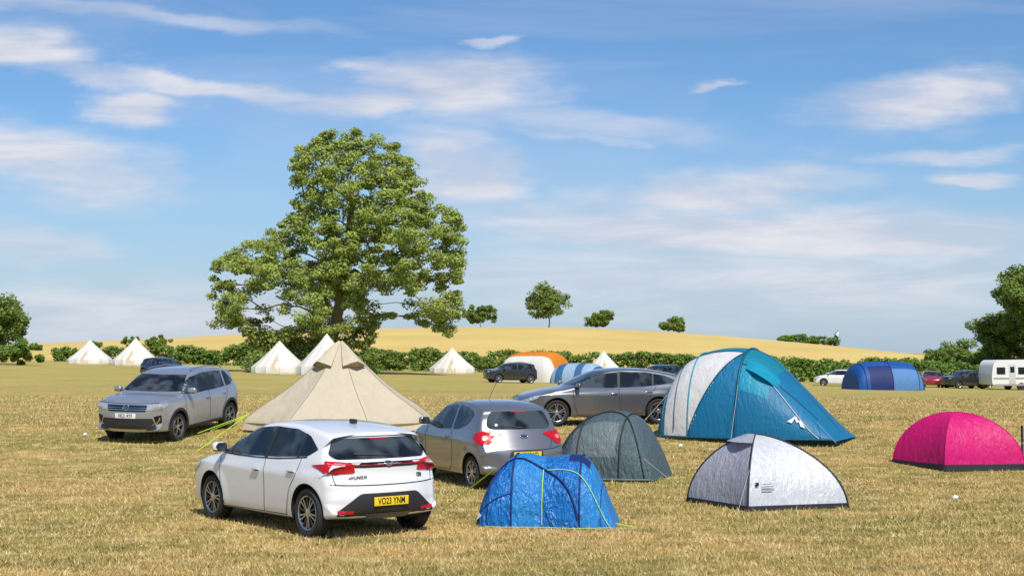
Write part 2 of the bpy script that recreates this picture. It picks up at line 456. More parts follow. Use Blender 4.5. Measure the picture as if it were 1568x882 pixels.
c.decal('lower_bumper',[(-.76,.235),(.76,.235),(.72,.36),(.45,.56),(.40,.58),(-.40,.58),(-.45,.56),(-.72,.36)],'rear',M_black,.008,.03)
c.decal('reflector',[(.50,.37),(.72,.38),(.72,.335),(.52,.33)],'rear',M_red,.014,.01,both=True)
c.decal('diffuser',[(-.35,.33),(.35,.33),(.30,.26),(-.30,.26)],'rear',plain('diffuser_grey',(.12,.12,.125),.5),.014,.01)
c.line('bumper_gap',[(-.79,.70),(-.5,.685),(0,.68),(.5,.685),(.79,.70)],'rear',.012)
c.line('hatch_gap',[(.75,.82),(.74,.75),(.72,.69)],'rear',.010,both=True)
c.line('spoiler_gap',[(-.60,1.275),(0,1.28),(.60,1.275)],'rear',.012,M_black)
c.decal('brake_light',[(-.14,1.252),(.14,1.252),(.14,1.24),(-.14,1.24)],'rear',M_red,.012,.003)
c.plate('rear',.475,'VO23 YNM',M_plateY)
c.ring('rear',0,.945,.06,M_chrome,.032,.007); c.line('badge_bar',[(-.02,.93),(.02,.96)],'rear',.014,M_chrome,.014)
c.text('rear',.44,.775,'HYUNDAI',.055,M_glossblack); c.text('rear',-.50,.775,'i20',.075,M_glossblack)
c.line('wiper',[(-.05,1.03),(.42,1.06)],'rear',.016,M_black,.02)
c.handle(-.12,.80,P_white); c.handle(-1.03,.83,P_white)
c.mirror(.78,.99,P_white)
c.wheels('two',5)
c.decal('headlamp',[(1.93,.70),(1.6,.80),(1.5,.82),(1.6,.72),(1.85,.62)],'side',M_lamp,.006,.02,both=True)
c.decal('windscreen',[(-.60,1.35),(.60,1.35),(.72,1.03),(-.72,1.03)],'front',M_glass,.006,.04)
c.decal('grille',[(-.62,.25),(.62,.25),(.7,.6),(-.7,.6)],'front',M_glossblack,.006,.04)
box('roof_antenna',(-1.12,0,1.445),(.16,.035,.06),M_black,c.e,.015)
c.place(-2.95,20.75,129.0,1.05)

# ---- grey city hatchback
ka=dict(L=3.62,W=1.66,H=1.505,belt=1.0,R=.295,axles=(1.08,-1.22),paint=P_grey,roofw=.70,
  top=[(1.81,.5),(1.78,.68),(1.66,.84),(1.25,1.0),(.95,1.07),(.5,1.34),(.2,1.455),(-.2,1.505),(-.8,1.485),(-1.25,1.41),(-1.43,1.33),(-1.56,1.08),(-1.64,.95),(-1.72,.8),(-1.80,.66),(-1.81,.5)],
  bot=[(1.81,.5),(1.77,.33),(1.63,.23),(1,.2),(0,.19),(-1,.2),(-1.6,.25),(-1.77,.34),(-1.81,.5)])
c=Car('hatchback_car',ka)
c.decal('side_glass',[(.86,1.06),(.55,1.25),(.25,1.37),(-.2,1.42),(-.27,1.42),(-.29,1.0),(.3,.985)],'side',M_glass,.006,.03,both=True)
c.decal('side_glass',[(-.36,1.42),(-.75,1.395),(-1.0,1.33),(-1.08,1.26),(-.92,1.10),(-.6,1.01),(-.38,1.0)],'side',M_glass,.006,.05,both=True)
c.line('door_gap',[(.80,1.04),(.80,.6),(.72,.27)],'side',.011,both=True); c.line('door_gap',[(-.32,1.0),(-.42,.75),(-.40,.45),(-.3,.27)],'side',.011,both=True)
c.line('sill_gap',[(.72,.27),(-.3,.27)],'side',both=True)
c.decal('rear_glass',[(-.52,1.34),(.52,1.34),(.62,1.10),(.54,1.04),(-.54,1.04),(-.62,1.10)],'rear',M_glass,.006,.08)
c.decal('tail_lamp',[(.58,.97),(.70,1.02),(.77,.98),(.78,.82),(.70,.76),(.60,.82)],'rear',M_red,.010,.05,both=True)
c.decal('tail_lamp',[(-1.60,.975),(-1.45,1.0),(-1.26,.94),(-1.34,.86),(-1.52,.79),(-1.62,.77)],'side',M_red,.010,.04,both=True)
c.decal('tail_lamp_light',[(.64,.92),(.73,.93),(.74,.86),(.66,.86)],'rear',M_redhot,.014,.03,both=True)
c.line('bumper_gap',[(-.76,.74),(-.5,.70),(0,.69),(.5,.70),(.76,.74)],'rear',.012)
c.line('hatch_gap',[(.57,1.02),(.56,.95),(.54,.80),(.48,.71)],'rear',.011,both=True)
c.decal('plate_recess',[(-.33,.54),(.33,.54),(.30,.68),(-.30,.68)],'rear',M_black,.004,.03)
c.plate('rear',.61,'EY12 KWD',M_plateY)
c.decal('lower_bumper',[(-.6,.24),(.6,.24),(.55,.34),(-.55,.34)],'rear',M_black,.006,.03)
c.ring('rear',0,.92,.07,M_chrome,.032,.01); c.decal('badge_blue',[(-.065,.92),(0,.95),(.065,.92),(0,.89)],'rear',P_navy,.009,.03)
c.line('wiper',[(0,1.06),(.35,1.10)],'rear',.016,M_black,.02)
c.decal('brake_light',[(-.14,1.335),(.14,1.335),(.14,1.322),(-.14,1.322)],'rear',M_red,.010,.003)
c.handle(-.18,.86,P_grey); c.mirror(.68,1.04,P_grey); c.wheels('alloy',7)
c.decal('windscreen',[(-.58,1.42),(.58,1.42),(.70,1.12),(-.70,1.12)],'front',M_glass,.006,.05)
tube('aerial',[(-.2,0,1.5),(-.55,0,1.83)],.004,M_black,c.e)
c.decal('headlamp',[(1.66,.74),(1.35,.90),(1.2,.93),(1.35,.78)],'side',M_lamp,.006,.03,both=True)
c.place(-.53,27.2,115.5,1.04)

# ---- silver suv
suv=lambda p:dict(L=4.11,W=1.78,H=1.575,belt=1.06,R=.335,axles=(1.2,-1.35),paint=p,roofw=.70,
  top=[(2.055,.55),(2.05,.78),(2.0,.91),(1.85,.99),(1.4,1.06),(1.05,1.105),(.68,1.32),(.35,1.48),(-.15,1.565),(-.9,1.565),(-1.55,1.49),(-1.78,1.41),(-1.92,1.12),(-1.99,1.0),(-2.03,.8),(-2.055,.55)],
  bot=[(2.055,.55),(2.03,.38),(1.88,.27),(1.2,.24),(0,.22),(-1.2,.24),(-1.88,.3),(-2.03,.4),(-2.055,.55)])
def suv_side(c):
    c.decal('side_glass',[(.96,1.075),(.64,1.28),(.38,1.41),(-.2,1.475),(-.9,1.47),(-1.35,1.425),(-1.64,1.19),(-1.45,1.10),(-.6,1.06),(.3,1.05)],'side',M_glass,.006,.03,both=True)
    c.line('pillar',[(-.28,1.05),(-.32,1.47)],'side',.07,M_black,.009,both=True)
    c.line('pillar',[(-1.12,1.07),(-1.16,1.45)],'side',.07,c.sp['paint'],.009,both=True)
    c.line('door_gap',[(.90,1.05),(.88,.6),(.78,.33)],'side',.012,both=True); c.line('door_gap',[(-.28,1.04),(-.30,.33)],'side',.012,both=True)
    c.line('door_gap',[(-1.22,1.06),(-1.15,.85),(-.95,.6),(-.90,.33)],'side',.012,both=True)
    c.decal('sill',[(.80,.2),(-.94,.2),(-.94,.34),(.80,.33)],'side',M_black,.009,.01,both=True)
    c.arches(M_black,.06,.24)
    for sg in (1,-1): tube('roof_rail',[(.1,sg*.56,1.54),(0,sg*.57,1.585),(-.7,sg*.575,1.60),(-1.35,sg*.57,1.555),(-1.45,sg*.56,1.50)],.014,M_alloy,c.e)
c=Car('suv_car',suv(P_silver)); suv_side(c)
c.decal('windscreen',[(-.60,1.46),(.60,1.46),(.76,1.15),(.70,1.12),(-.70,1.12),(-.76,1.15)],'front',M_glass,.006,.05)
c.decal('grille',[(-.50,.90),(.50,.90),(.47,.75),(-.47,.75)],'front',M_glossblack,.006,.02)
c.decal('headlamp',[(.50,.90),(.76,.925),(.80,.90),(.79,.81),(.70,.78),(.50,.79)],'front',M_lamp,.008,.02,both=True)
c.decal('headlamp',[(1.93,.90),(1.82,.925),(1.60,.94),(1.76,.85),(1.93,.82)],'side',M_lamp,.008,.02,both=True)
for z in (.885,.84,.795): c.line('grille_bar',[(-.48,z),(.48,z)],'front',.010,M_chrome,.012)
c.ring('front',0,.845,.068,M_chrome,None,.008); c.line('badge_v',[(-.04,.88),(0,.81),(.04,.88)],'front',.012,M_chrome,.02)
c.decal('lower_grille',[(-.62,.60),(.62,.60),(.72,.36),(.6,.33),(-.6,.33),(-.72,.36)],'front',M_black,.006,.03)
c.decal('fog_surround',[(.64,.64),(.80,.68),(.80,.50),(.70,.47)],'front',M_glossblack,.009,.03,both=True)
c.line('fog_chrome',[(.62,.45),(.74,.52),(.77,.62)],'front',.02,M_chrome,.013,both=True)
c.decal('skid_plate',[(-.5,.36),(.5,.36),(.42,.30),(-.42,.30)],'front',M_alloy,.012,.01)
c.plate('front',.655,'VK21 RYF',M_plateW)
c.line('bonnet_gap',[(-.76,.945),(0,.93),(.76,.945)],'front',.01)
c.handle(-.15,.90,P_silver); c.handle(-1.02,.92,P_silver); c.mirror(.76,1.08,P_silver); c.wheels('alloy',5)
c.place(-8.42,35.30,-106.0,1.03)

# ---- grey estate
est=lambda p:dict(L=4.69,W=1.80,H=1.44,belt=.94,R=.33,axles=(1.43,-1.30),paint=p,roofw=.67,
  top=[(2.345,.5),(2.32,.64),(2.18,.75),(1.6,.90),(1.1,.985),(.6,1.2),(.15,1.375),(-.35,1.44),(-1.0,1.425),(-1.6,1.34),(-1.98,1.24),(-2.14,1.04),(-2.26,.93),(-2.32,.75),(-2.345,.5)],
  bot=[(2.345,.5),(2.31,.33),(2.15,.22),(1.4,.19),(0,.18),(-1.4,.19),(-2.15,.25),(-2.32,.35),(-2.345,.5)])
def est_side(c):
    c.decal('side_glass',[(1.0,.955),(.62,1.15),(.25,1.29),(-.3,1.355),(-1.0,1.335),(-1.5,1.25),(-1.82,1.11),(-1.7,1.05),(-1.0,.97),(0,.94)],'side',M_glass,.006,.03,both=True)
    c.line('window_trim',[(1.0,.945),(0,.93),(-1.0,.96),(-1.76,1.045)],'side',.018,M_chrome,.008,both=True)
    c.line('pillar',[(-.22,.94),(-.28,1.35)],'side',.07,M_black,.009,both=True); c.line('pillar',[(-1.15,.98),(-1.2,1.30)],'side',.05,M_black,.009,both=True)
    c.line('door_gap',[(1.0,.93),(.98,.6),(.88,.28)],'side',.012,both=True); c.line('door_gap',[(-.22,.92),(-.26,.26)],'side',.012,both=True)
    c.line('door_gap',[(-1.25,.98),(-1.12,.8),(-.90,.6),(-.86,.28)],'side',.012,both=True)
    c.line('sill_gap',[(.9,.27),(-.88,.28)],'side',both=True)
    c.decal('sill',[(1.0,.17),(-.88,.17),(-.88,.23),(1.0,.22)],'side',M_black,.009,.01,both=True)
    c.decal('windscreen',[(-.58,1.36),(.58,1.36),(.72,1.03),(-.72,1.03)],'front',M_glass,.006,.05)
    c.decal('headlamp',[(2.22,.67),(2.08,.74),(1.85,.79),(1.95,.70),(2.20,.62)],'side',M_lamp,.007,.02,both=True)
    c.decal('headlamp',[(.45,.62),(.76,.70),(.78,.60),(.52,.55)],'front',M_lamp,.007,.02,both=True)
    c.decal('grille',[(-.42,.64),(.42,.64),(.46,.42),(-.46,.42)],'front',M_glossblack,.007,.03)
    c.decal('intake',[(.52,.42),(.76,.45),(.75,.28),(.55,.27)],'front',M_black,.007,.03,both=True)
    c.ring('front',0,.54,.08,M_chrome,None,.012)
    c.decal('rear_glass',[(-.5,1.22),(.5,1.22),(.6,1.06),(-.6,1.06)],'rear',M_glass,.006,.05)
    c.decal('tail_lamp',[(-2.20,.92),(-2.05,.93),(-1.9,.90),(-2.1,.82),(-2.2,.80)],'side',M_red,.007,.02,both=True)
    c.decal('tail_lamp',[(.5,.91),(.78,.93),(.78,.80),(.55,.82)],'rear',M_red,.007,.02,both=True)
c=Car('estate_car',est(P_dgrey)); est_side(c)
c.handle(-.10,.80,M_chrome); c.handle(-1.02,.83,M_chrome); c.mirror(.88,.96,P_dgrey); c.wheels('two',5)
c.plate('front',.36,'KR70 BVL',M_plateW)
c.place(2.38,38.03,192.7,1.01,.03)

# ---- distant cars
def far_car(kind,p,x,y,yaw,nm='parked_car'):
    if kind=='suv': c=Car(nm,suv(p)); suv_side(c); c.decal('windscreen',[(-.60,1.46),(.60,1.46),(.74,1.13),(-.74,1.13)],'front',M_glass,.006,.05); c.decal('rear_glass',[(-.55,1.40),(.55,1.40),(.64,1.14),(-.64,1.14)],'rear',M_glass,.006,.05); c.decal('headlamp',[(.50,.90),(.78,.925),(.79,.81),(.50,.79)],'front',M_lamp,.008,.02,both=True); c.decal('tail_lamp',[(.60,.98),(.78,1.0),(.78,.85),(.62,.84)],'rear',M_red,.008,.02,both=True)
    elif kind=='est': c=Car(nm,est(p)); est_side(c)
    else:
        c=Car(nm,spec_hatch(p)); c.decal('side_glass',dlo,'side',M_glass,.006,.03,both=True); c.line('pillar',[(-.30,.965),(-.34,1.36)],'side',.075,M_glossblack,.009,both=True)
        c.decal('windscreen',[(-.60,1.35),(.60,1.35),(.72,1.03),(-.72,1.03)],'front',M_glass,.006,.04); c.decal('rear_glass',[(-.60,1.26),(.60,1.26),(.66,1.04),(-.66,1.04)],'rear',M_glass,.006,.05)
        c.decal('headlamp',[(1.93,.70),(1.6,.80),(1.5,.82),(1.6,.72),(1.85,.62)],'side',M_lamp,.006,.02,both=True)
    c.mirror(.78,1.02,p); c.wheels('alloy',5); c.place(x,y,yaw)
far_car('suv',P_black,-.15,108,200)
far_car('hatch',P_navy,-25.9,106,-40)
far_car('suv',P_navy,11.6,113,-150)
far_car('est',P_dgrey,13.6,108,160)
far_car('hatch',P_white,28.3,124,170)
far_car('hatch',P_red,37.1,126,-100)
far_car('suv',P_black,39.0,123,200)
far_car('est',P_black,41.2,128,190)

# ------------------------------------------------------------------ tents
F_silver=fabric('silver_fabric',(.62,.63,.66),.42,.08,.3,5,.5,.15)
F_silverShade=fabric('silver_shaded_door',(.40,.40,.46),.5,.1,.35,6)  # darker copy of the silver: shade painted into the left, door-side panel
F_pink=fabric('pink_fabric',(.72,.008,.19),.5,.25,.35,4)
F_blue=fabric('blue_fabric',(.010,.19,.60),.38,.18,.85,5,.55)
F_blueL=fabric('blue_fabric_light',(.03,.27,.68),.40,.18,.7,5,.5)
F_navy=fabric('navy_mesh',(.008,.02,.12),.6,0,.3,8)
F_greyt=fabric('grey_green_fabric',(.085,.125,.14),.5,.1,.6,6,.35)
F_greyl=fabric('grey_light_fabric',(.15,.19,.20),.5,.1,.4,6)
F_beige=fabric('beige_canvas',(.60,.52,.38),.8,.12,.35,1.6,.2)
F_brown=fabric('brown_canvas',(.24,.18,.09),.8,.05,.3,4,.2)
F_white=fabric('white_canvas',(.80,.77,.70),.8,.15,.25,1.5,.2)
F_teal=fabric('teal_fabric',(.008,.21,.31),.5,.12,.3,3,.35)
F_cyan=fabric('cyan_fabric',(.008,.29,.44),.5,.15,.3,3,.35)
F_dteal=fabric('blue_teal_fabric',(.006,.16,.32),.5,.12,.3,3,.4)
F_trim=fabric('dark_teal_trim',(.006,.09,.17),.5,.05,.2,3,.4)
F_wpanel=fabric('pale_grey_fabric',(.70,.68,.67),.6,.12,.3,3,.3)
F_black=fabric('black_trim',(.02,.02,.022),.6,0,.1)
F_orange=fabric('orange_fabric',(.75,.25,.02),.6,.2,.3,3)
F_blue2=fabric('bright_blue_fabric',(.01,.09,.34),.55,.15,.3,3)

def gore_tent(name,corners,apex,H,prof,gm,mats,sag=.04,nseg=10,skirt=None,poles=None,loc=(0,0),rot=0,nm_shell='shell'):
    e=empty(name); N=len(corners); ax,ay=apex
    def pt(g,u,r,z):
        a=Vector(corners[g]);b=Vector(corners[(g+1)%N]); p=a.lerp(b,u)
        q=Vector((ax*(1-r),ay*(1-r)))+p*r
        dn=(Vector((0,0))-p).normalized()
        q+=dn*sag*4*u*(1-u)*(r**.7)*(1 if z>.02 else .4)
        return Vector((q.x,q.y,z*H))
    V=[];F=[];I=[];m=len(prof)
    for g in range(N):
        b=len(V)
        for k in range(nseg+1):
            for (r,z) in prof: V.append(pt(g,k/nseg,r,z))
        for k in range(nseg):
            for j in range(m-1):
                F.append((b+k*m+j,b+(k+1)*m+j,b+(k+1)*m+j+1,b+k*m+j+1)); I.append(gm[g])
    bm=bmesh.new(); vv=[bm.verts.new(v) for v in V]
    for f,i in zip(F,I):
        ff=bm.faces.new([vv[q] for q in f]); ff.material_index=i; ff.smooth=True
    bmesh.ops.remove_doubles(bm,verts=bm.verts,dist=1e-3)
    bmesh.ops.recalc_face_normals(bm,faces=bm.faces)
    me=bpy.data.meshes.new(nm_shell); bm.to_mesh(me); bm.free()
    for mm in mats: me.materials.append(mm)
    me.set_sharp_from_angle(angle=math.radians(40))
    link(bpy.data.objects.new(nm_shell,me),e)
    if poles:
        for g in range(N):
            tube('pole_sleeve',[pt(g,0,r,z)*1.0+Vector((0,0,.004)) for r,z in prof],poles[0],poles[1],e)
    if skirt:
        V=[];F=[]
        n=0
        for g in range(N):
            for k in range(nseg):
                p=pt(g,k/nseg,1,0); d=Vector((p.x,p.y)).normalized()*.02
                V+= [(p.x+d.x*1.6,p.y+d.y*1.6,-.03),(p.x+d.x*.6,p.y+d.y*.6,skirt[0])]; n+=1
        for i in range(n): F.append((2*i,2*((i+1)%n),2*((i+1)%n)+1,2*i+1))
        mesh_obj('ground_skirt',V,F,[skirt[1]],parent=e)
    e.location=(loc[0],loc[1],gz(*loc)); e.rotation_euler=(0,0,math.radians(rot))
    return e,pt
def domep(a,b,n=18): return [(math.cos(t*math.pi/2)**a if t<1 else 0,math.sin(t*math.pi/2)**b) for t in [i/n for i in range(n+1)]]

# silver dome
e,pt=gore_tent('dome_tent',[(-.42,-1.02),(1.25,-.5),(.62,.95),(-1.18,.42)],(-.12,0),1.13,domep(1.30,1.06),[0,0,0,1],[F_silver,F_silverShade],.06,12,(.08,F_black,False),(.015,F_black),loc=(4.07,23.15),rot=0)
tube('door_zip',[pt(3,.15+.7*t,max(0.12,1-.9*math.sin(t*math.pi)),.02+.78*math.sin(t*math.pi)**.8)+Vector((-.012,-.012,0)) for t in [i/20 for i in range(21)]],.006,F_black,e)
V=[];F=[]
for k in range(9):
    t=k/8; p=pt(3,t,.42,.90); q=pt(3,t,.12,.992); V+=[p+Vector((-.10,-.10,.0))*math.sin(t*math.pi),q+Vector((0,0,.02))]
for k in range(8): F.append((2*k,2*k+1,2*k+3,2*k+2))
mesh_obj('visor',V,F,[F_silverShade],parent=e)
for j in range(4):
    a=pt(0,.13,.945,.36-.035*j);b=pt(0,.13+.14-.03*(j%2),.945,.36-.035*j)
    tube('printed_text',[a+Vector((.01,-.012,0)),b+Vector((.01,-.012,0))],.004,M_text,e)
a=pt(0,.09,.94,.36); box('printed_mark',a+Vector((.0,-.01,0)),(.05,.02,.05),M_text,e,rotz=.3)
for g,dx,dy in ((0,-.25,-.5),(1,.5,-.2)): tube('guy_rope',[pt(g,0,.8,.55),pt(g,0,1,0)+Vector((dx,dy,0))],.003,M_greyrope,e)
# pink dome
e,pt=gore_tent('dome_tent',[(-.55,-.92),(1.18,-.66),(.68,.95),(-1.22,.55)],(-.05,0),1.13,domep(1.02,.98),[0,0,0,0],[F_pink],.07,12,(.10,F_black,False),(.010,F_pink),loc=(9.36,30.0))
tube('door_zip',[pt(0,.2+.55*t,max(0.2,1-.85*math.sin(t*math.pi)),.03+.82*math.sin(t*math.pi)**.7)+Vector((0,-.015,0)) for t in [i/20 for i in range(21)]],.009,fabric('pink_trim',(.8,.08,.35)),e)
tube('guy_rope',[pt(1,0,.5,.8),(1.9,-1.0,0)],.004,M_greyrope,e)
# beige bell tent
N=8; ang=[math.radians(22+45*k) for k in range(N)]
cor=[(2.46*math.cos(a),2.46*math.sin(a)) for a in ang]
bell=[(1.03,0),(1.0,.10),(.97,.15),(.83,.26),(.68,.365),(.535,.48),(.40,.60),(.27,.73),(.16,.85),(.07,.945),(.015,1.0)]
BH=2.20
e,pt=gore_tent('bell_tent',cor,(0,0),BH,bell,[0]*N,[F_beige],.05,12,(.18,F_brown,False),(.006,F_brown),loc=(-4.39,36.5))
def bp(r):
    rr=[b[0] for b in bell][::-1]; zz=[b[1] for b in bell][::-1]; return float(np.interp(r,rr,zz))*BH
for sx in (-1,1):
    V=[];F=[]
    a0=math.radians(-90+sx*36)
    for r,w,li in ((.02,.03,.05),(.10,.12,.16),(.19,.22,.24),(.29,.33,.28)):
        for k in (-1,-.5,0,.5,1):
            rad=r*2.42; x=math.cos(a0)*rad-math.sin(a0)*k*w; y=math.sin(a0)*rad+math.cos(a0)*k*w
            lift=li*(1-abs(k))**.8
            V.append((x+math.cos(a0)*lift*.6,y+math.sin(a0)*lift*.6,bp(r)+.015+lift*.45))
    for i in range(3):
        for k in range(4): F.append((i*5+k,i*5+k+1,i*5+k+6,i*5+k+5))
    mesh_obj('vent_hood',V,F,[F_beige],parent=e)
    b=len(V)-5; mesh_obj('vent_mesh',[V[b+k] for k in range(5)]+[(V[b+k][0]*.97,V[b+k][1]*.97,bp(.29)+.01) for k in range(5)],[(k,k+1,k+6,k+5) for k in range(4)],[F_brown],parent=e)
for g in (0,3,4,6,7):
    a=ang[g]; tube('guy_rope',[(2.36*math.cos(a),2.36*math.sin(a),.36),(3.3*math.cos(a),3.3*math.sin(a),0)],.005,M_lime,e)
tube('guy_rope',[(-2.3,-.6,.33),(-2.72,-4.4,-.32)],.010,M_lime,e)
tube('guy_rope',[(-2.3,-.2,.36),(-3.3,-1.6,-.05)],.008,M_lime,e)

# far white bell tents
fb=[(1.0,0),(1.0,.2),(.97,.24),(.7,.42),(.45,.62),(.25,.78),(.1,.92),(.01,1)]
def white_bell(x,y,R=2.5,H=2.8):
    cor=[(R*math.cos(2*math.pi*k/12+.2),R*math.sin(2*math.pi*k/12+.2)) for k in range(12)]
    e,_=gore_tent('white_bell_tent',cor,(0,0),H,fb,[0]*12,[F_white],.08,4,(.12,F_beige,False),None,loc=(x,y))
    mesh_obj('door_flap',[(-.45,-R*1.02,.02),(.45,-R*1.02,.02),(.38,-R*1.02,H*.22),(0,-R*.5,H*.62),(-.38,-R*1.02,H*.22)],[(0,1,2,3,4)],[F_beige],parent=e)
    for k in range(0,12,2):
        a=2*math.pi*k/12+.2; tube('guy_rope',[(R*math.cos(a),R*math.sin(a),H*.22),((R+1.3)*math.cos(a),(R+1.3)*math.sin(a),0)],.01,M_greyrope,e)
white_bell(-48.6,164); white_bell(-42.3,160,2.5,3.1); white_bell(-20.9,128,2.5,2.95); white_bell(-16.0,123,2.6,3.6); white_bell(-6.3,150,2.4,2.7); white_bell(10.3,160,2.1,2.7)

# hoop / loft tents
def hoop_tent(name,st,matfn,mats,loc,rot,nu=32,ns=44,py=.85,pz=.85,shell='shell',z0=0):
    e=empty(name); S=catmull([(s,w,h) for s,w,h in st],10)
    def P(f,u):
        f=max(0,min(1,f))*(len(st)-1); i=min(len(st)-2,int(f)); t=f-i
        k=i*10+t*10; k0=min(len(S)-2,int(k)); q=S[k0].lerp(S[k0+1],k-k0)
        th=math.pi*(1-u); c=math.cos(th); sn=math.sin(th)
        return Vector((q.x,math.copysign(abs(c)**py,c)*q.y,(sn**pz)*max(q.z,.01)))
    V=[];F=[];I=[]
    for i in range(ns+1):
        for j in range(nu+1): V.append(P(i/ns,j/nu))
    for i in range(ns):
        for j in range(nu):
            F.append((i*(nu+1)+j,i*(nu+1)+j+1,(i+1)*(nu+1)+j+1,(i+1)*(nu+1)+j)); I.append(matfn((i+.5)/ns,(j+.5)/nu))
    mesh_obj(shell,V,F,mats,I,True,e)
    e.location=(loc[0],loc[1],gz(*loc)+z0); e.rotation_euler=(0,0,math.radians(rot))
    return e,P
def arch(P,f,off=.012,u0=0,u1=1,n=30):
    return [P(f,u0+(u1-u0)*k/n)+Vector((0,0,off)) for k in range(n+1)]
def rail(P,u,f0,f1,n=30,off=.012):
    return [P(f0+(f1-f0)*k/n,u)+Vector((0,-off,off*.6)) for k in range(n+1)]

# blue pop-up
st=[(-1.00,.50,.0),(-.96,.60,.30),(-.84,.68,.62),(-.62,.72,.90),(-.38,.70,1.0),(-.05,.66,.95),(.30,.72,.99),(.52,.72,.95),(.70,.66,.70),(.86,.60,.32),(.98,.52,.0)]
def fm(f,u):
    if .60<f<.74 and .36<u<.50: return 1
    return 2 if f>.69 or (.36<f<.5 and u<.5) else 0
e,P=hoop_tent('popup_tent',st,fm,[F_blue,F_navy,F_blueL],(.56,20.75),-8,ns=70,nu=44)
for f in (.36,.68): tube('hoop',arch(P,f),.014,F_navy,e)
tube('hoop',[P(.05+.62*t,.03+.40*math.sin(t*math.pi)**.8*(1-.2*t))+Vector((0,-.015,.01)) for t in [k/30 for k in range(31)]],.012,F_navy,e)
tube('seam',rail(P,.14,.08,.36),.005,F_navy,e); tube('seam',arch(P,.20),.005,F_navy,e); tube('seam',arch(P,.84),.005,F_navy,e)
tube('door_zip',[P(.50,.01+.30*t)+Vector((0,-.02,0)) for t in [k/16 for k in range(17)]],.006,M_lime,e)
tube('door_zip',[P(.50+.42*t,.30-.27*t*t)+Vector((.01,-.02,0)) for t in [k/16 for k in range(17)]],.005,M_lime,e)
tube('base_rope',[P(.2+.75*t,.0)+Vector((0,-.06,.02)) for t in [k/16 for k in range(17)]],.004,M_lime,e)
mesh_obj('logo',[P(.10,.08)+Vector((-.03,-.03,0)),P(.17,.08)+Vector((-.02,-.03,0)),P(.13,.15)+Vector((-.02,-.03,0))],[(0,1,2)],[M_whitefab],parent=e)
tube('guy_rope',[(-.78,-.2,.78),(-1.85,1.35,.02)],.009,M_lime,e); tube('guy_rope',[(.9,-.3,.05),(1.25,-.4,.0)],.006,M_lime,e)
# grey pop-up
st=[(-1.08,.55,.0),(-1.03,.70,.45),(-.84,.85,.85),(-.50,.95,1.15),(-.1,.98,1.28),(.25,.95,1.26),(.52,.92,1.12),(.75,.85,.75),(.90,.78,.35),(.99,.7,0)]
def fm(f,u): return 1 if (.30<f<.56 and .10<u<.32) else 0
e,P=hoop_tent('popup_tent',st,fm,[F_greyt,F_greyl],(2.02,28.0),-22)
for f in (.34,.60): tube('hoop',arch(P,f),.016,F_black,e)
tube('hoop',[P(.12+.72*t,.02+.42*math.sin(t*math.pi)**.8)+Vector((0,-.015,.01)) for t in [k/30 for k in range(31)]],.014,F_black,e)
tube('guy_rope',[P(.8,.2),(1.6,-1.3,0)],.004,M_greyrope,e)
tube('base_tape',[P(.08+.86*t,0)+Vector((0,-.02,.03)) for t in [k/16 for k in range(17)]],.02,F_greyl,e)
# large family tent
st=[(-1.95,1.05,.0),(-1.92,1.15,.65),(-1.78,1.25,1.25),(-1.50,1.35,1.74),(-1.05,1.42,2.02),(-.45,1.45,2.14),(.15,1.42,2.10),(.62,1.38,1.88),(1.05,1.32,1.46),(1.5,1.22,1.0),(1.95,1.10,.50),(2.42,.95,0)]
def lim(u): return .36+.45*u
def fm(f,u):
    if f<.18: return 2
    if f<.54:
        if u<.40 and f>.21: return 1 if f<lim(u) else 2
        if u>.80: return 1
        return 0
    if u<.30: return 3 if (f<.68 and u>.16) else 2
    return 0 if f<.70 else 2
e,P=hoop_tent('family_tent',st,fm,[F_teal,F_wpanel,F_dteal,F_cyan],(5.76,34.7),-27,nu=80,ns=160,py=.86,pz=.84)
M_tapew=fabric('tape_white',(.7,.72,.74),wr=.1); M_tapet=fabric('tape_teal',(.02,.32,.42),wr=.1)
for f,mm,r in ((.18,F_trim,.032),(.36,M_tapet,.018),(.54,F_trim,.032)): tube('arch_sleeve',arch(P,f,.015,n=50),r,mm,e)
tube('seam_tape',[P(lim(.40*t),.40*t)+Vector((0,-.015,.01)) for t in [k/20 for k in range(21)]],.016,F_trim,e)
tube('seam_tape',[P(.62+.30*t,.28-.26*t*t)+Vector((0,-.015,.012)) for t in [k/20 for k in range(21)]],.010,M_tapew,e)
tube('seam_tape',rail(P,.50,.54,.97),.012,F_trim,e); tube('seam_tape',rail(P,.30,.54,.90),.010,F_trim,e)
tube('seam_tape',rail(P,.40,.21,.54),.012,F_trim,e)
tube('door_zip',[P(.29,.02+.37*t)+Vector((0,-.02,0)) for t in [k/16 for k in range(17)]],.010,F_trim,e)
V=[];F=[]
for i in range(13):
    f=.56+.16*i/12; a=P(f,.34); b=P(f,.27)+Vector((0,-.18*math.sin(math.pi*i/12),.02)); V+=[a+Vector((0,-.01,.02)),b]
for i in range(12): F.append((2*i,2*i+1,2*i+3,2*i+2))
mesh_obj('porch_canopy',V,F,[F_cyan],parent=e)
lg=[(.780,.10),(.800,.10),(.812,.145),(.822,.115),(.830,.135),(.840,.10),(.862,.10),(.838,.155),(.828,.14),(.815,.17)]
mesh_obj('logo',[P(f,u*.95)+Vector((.0,-.035,.012)) for f,u in lg],[tuple(range(len(lg)))],[M_whitefab],parent=e)
tube('base_tape',[P(.05+.93*t,0)+Vector((0,-.02,.03)) for t in [k/30 for k in range(31)]],.022,F_trim,e)
for f,dx in ((.54,.1),(.2,-.6),(.9,.7)):
    a=P(f,.25); tube('guy_rope',[a,(a.x+dx,a.y-1.0,0)],.004,M_greyrope,e)
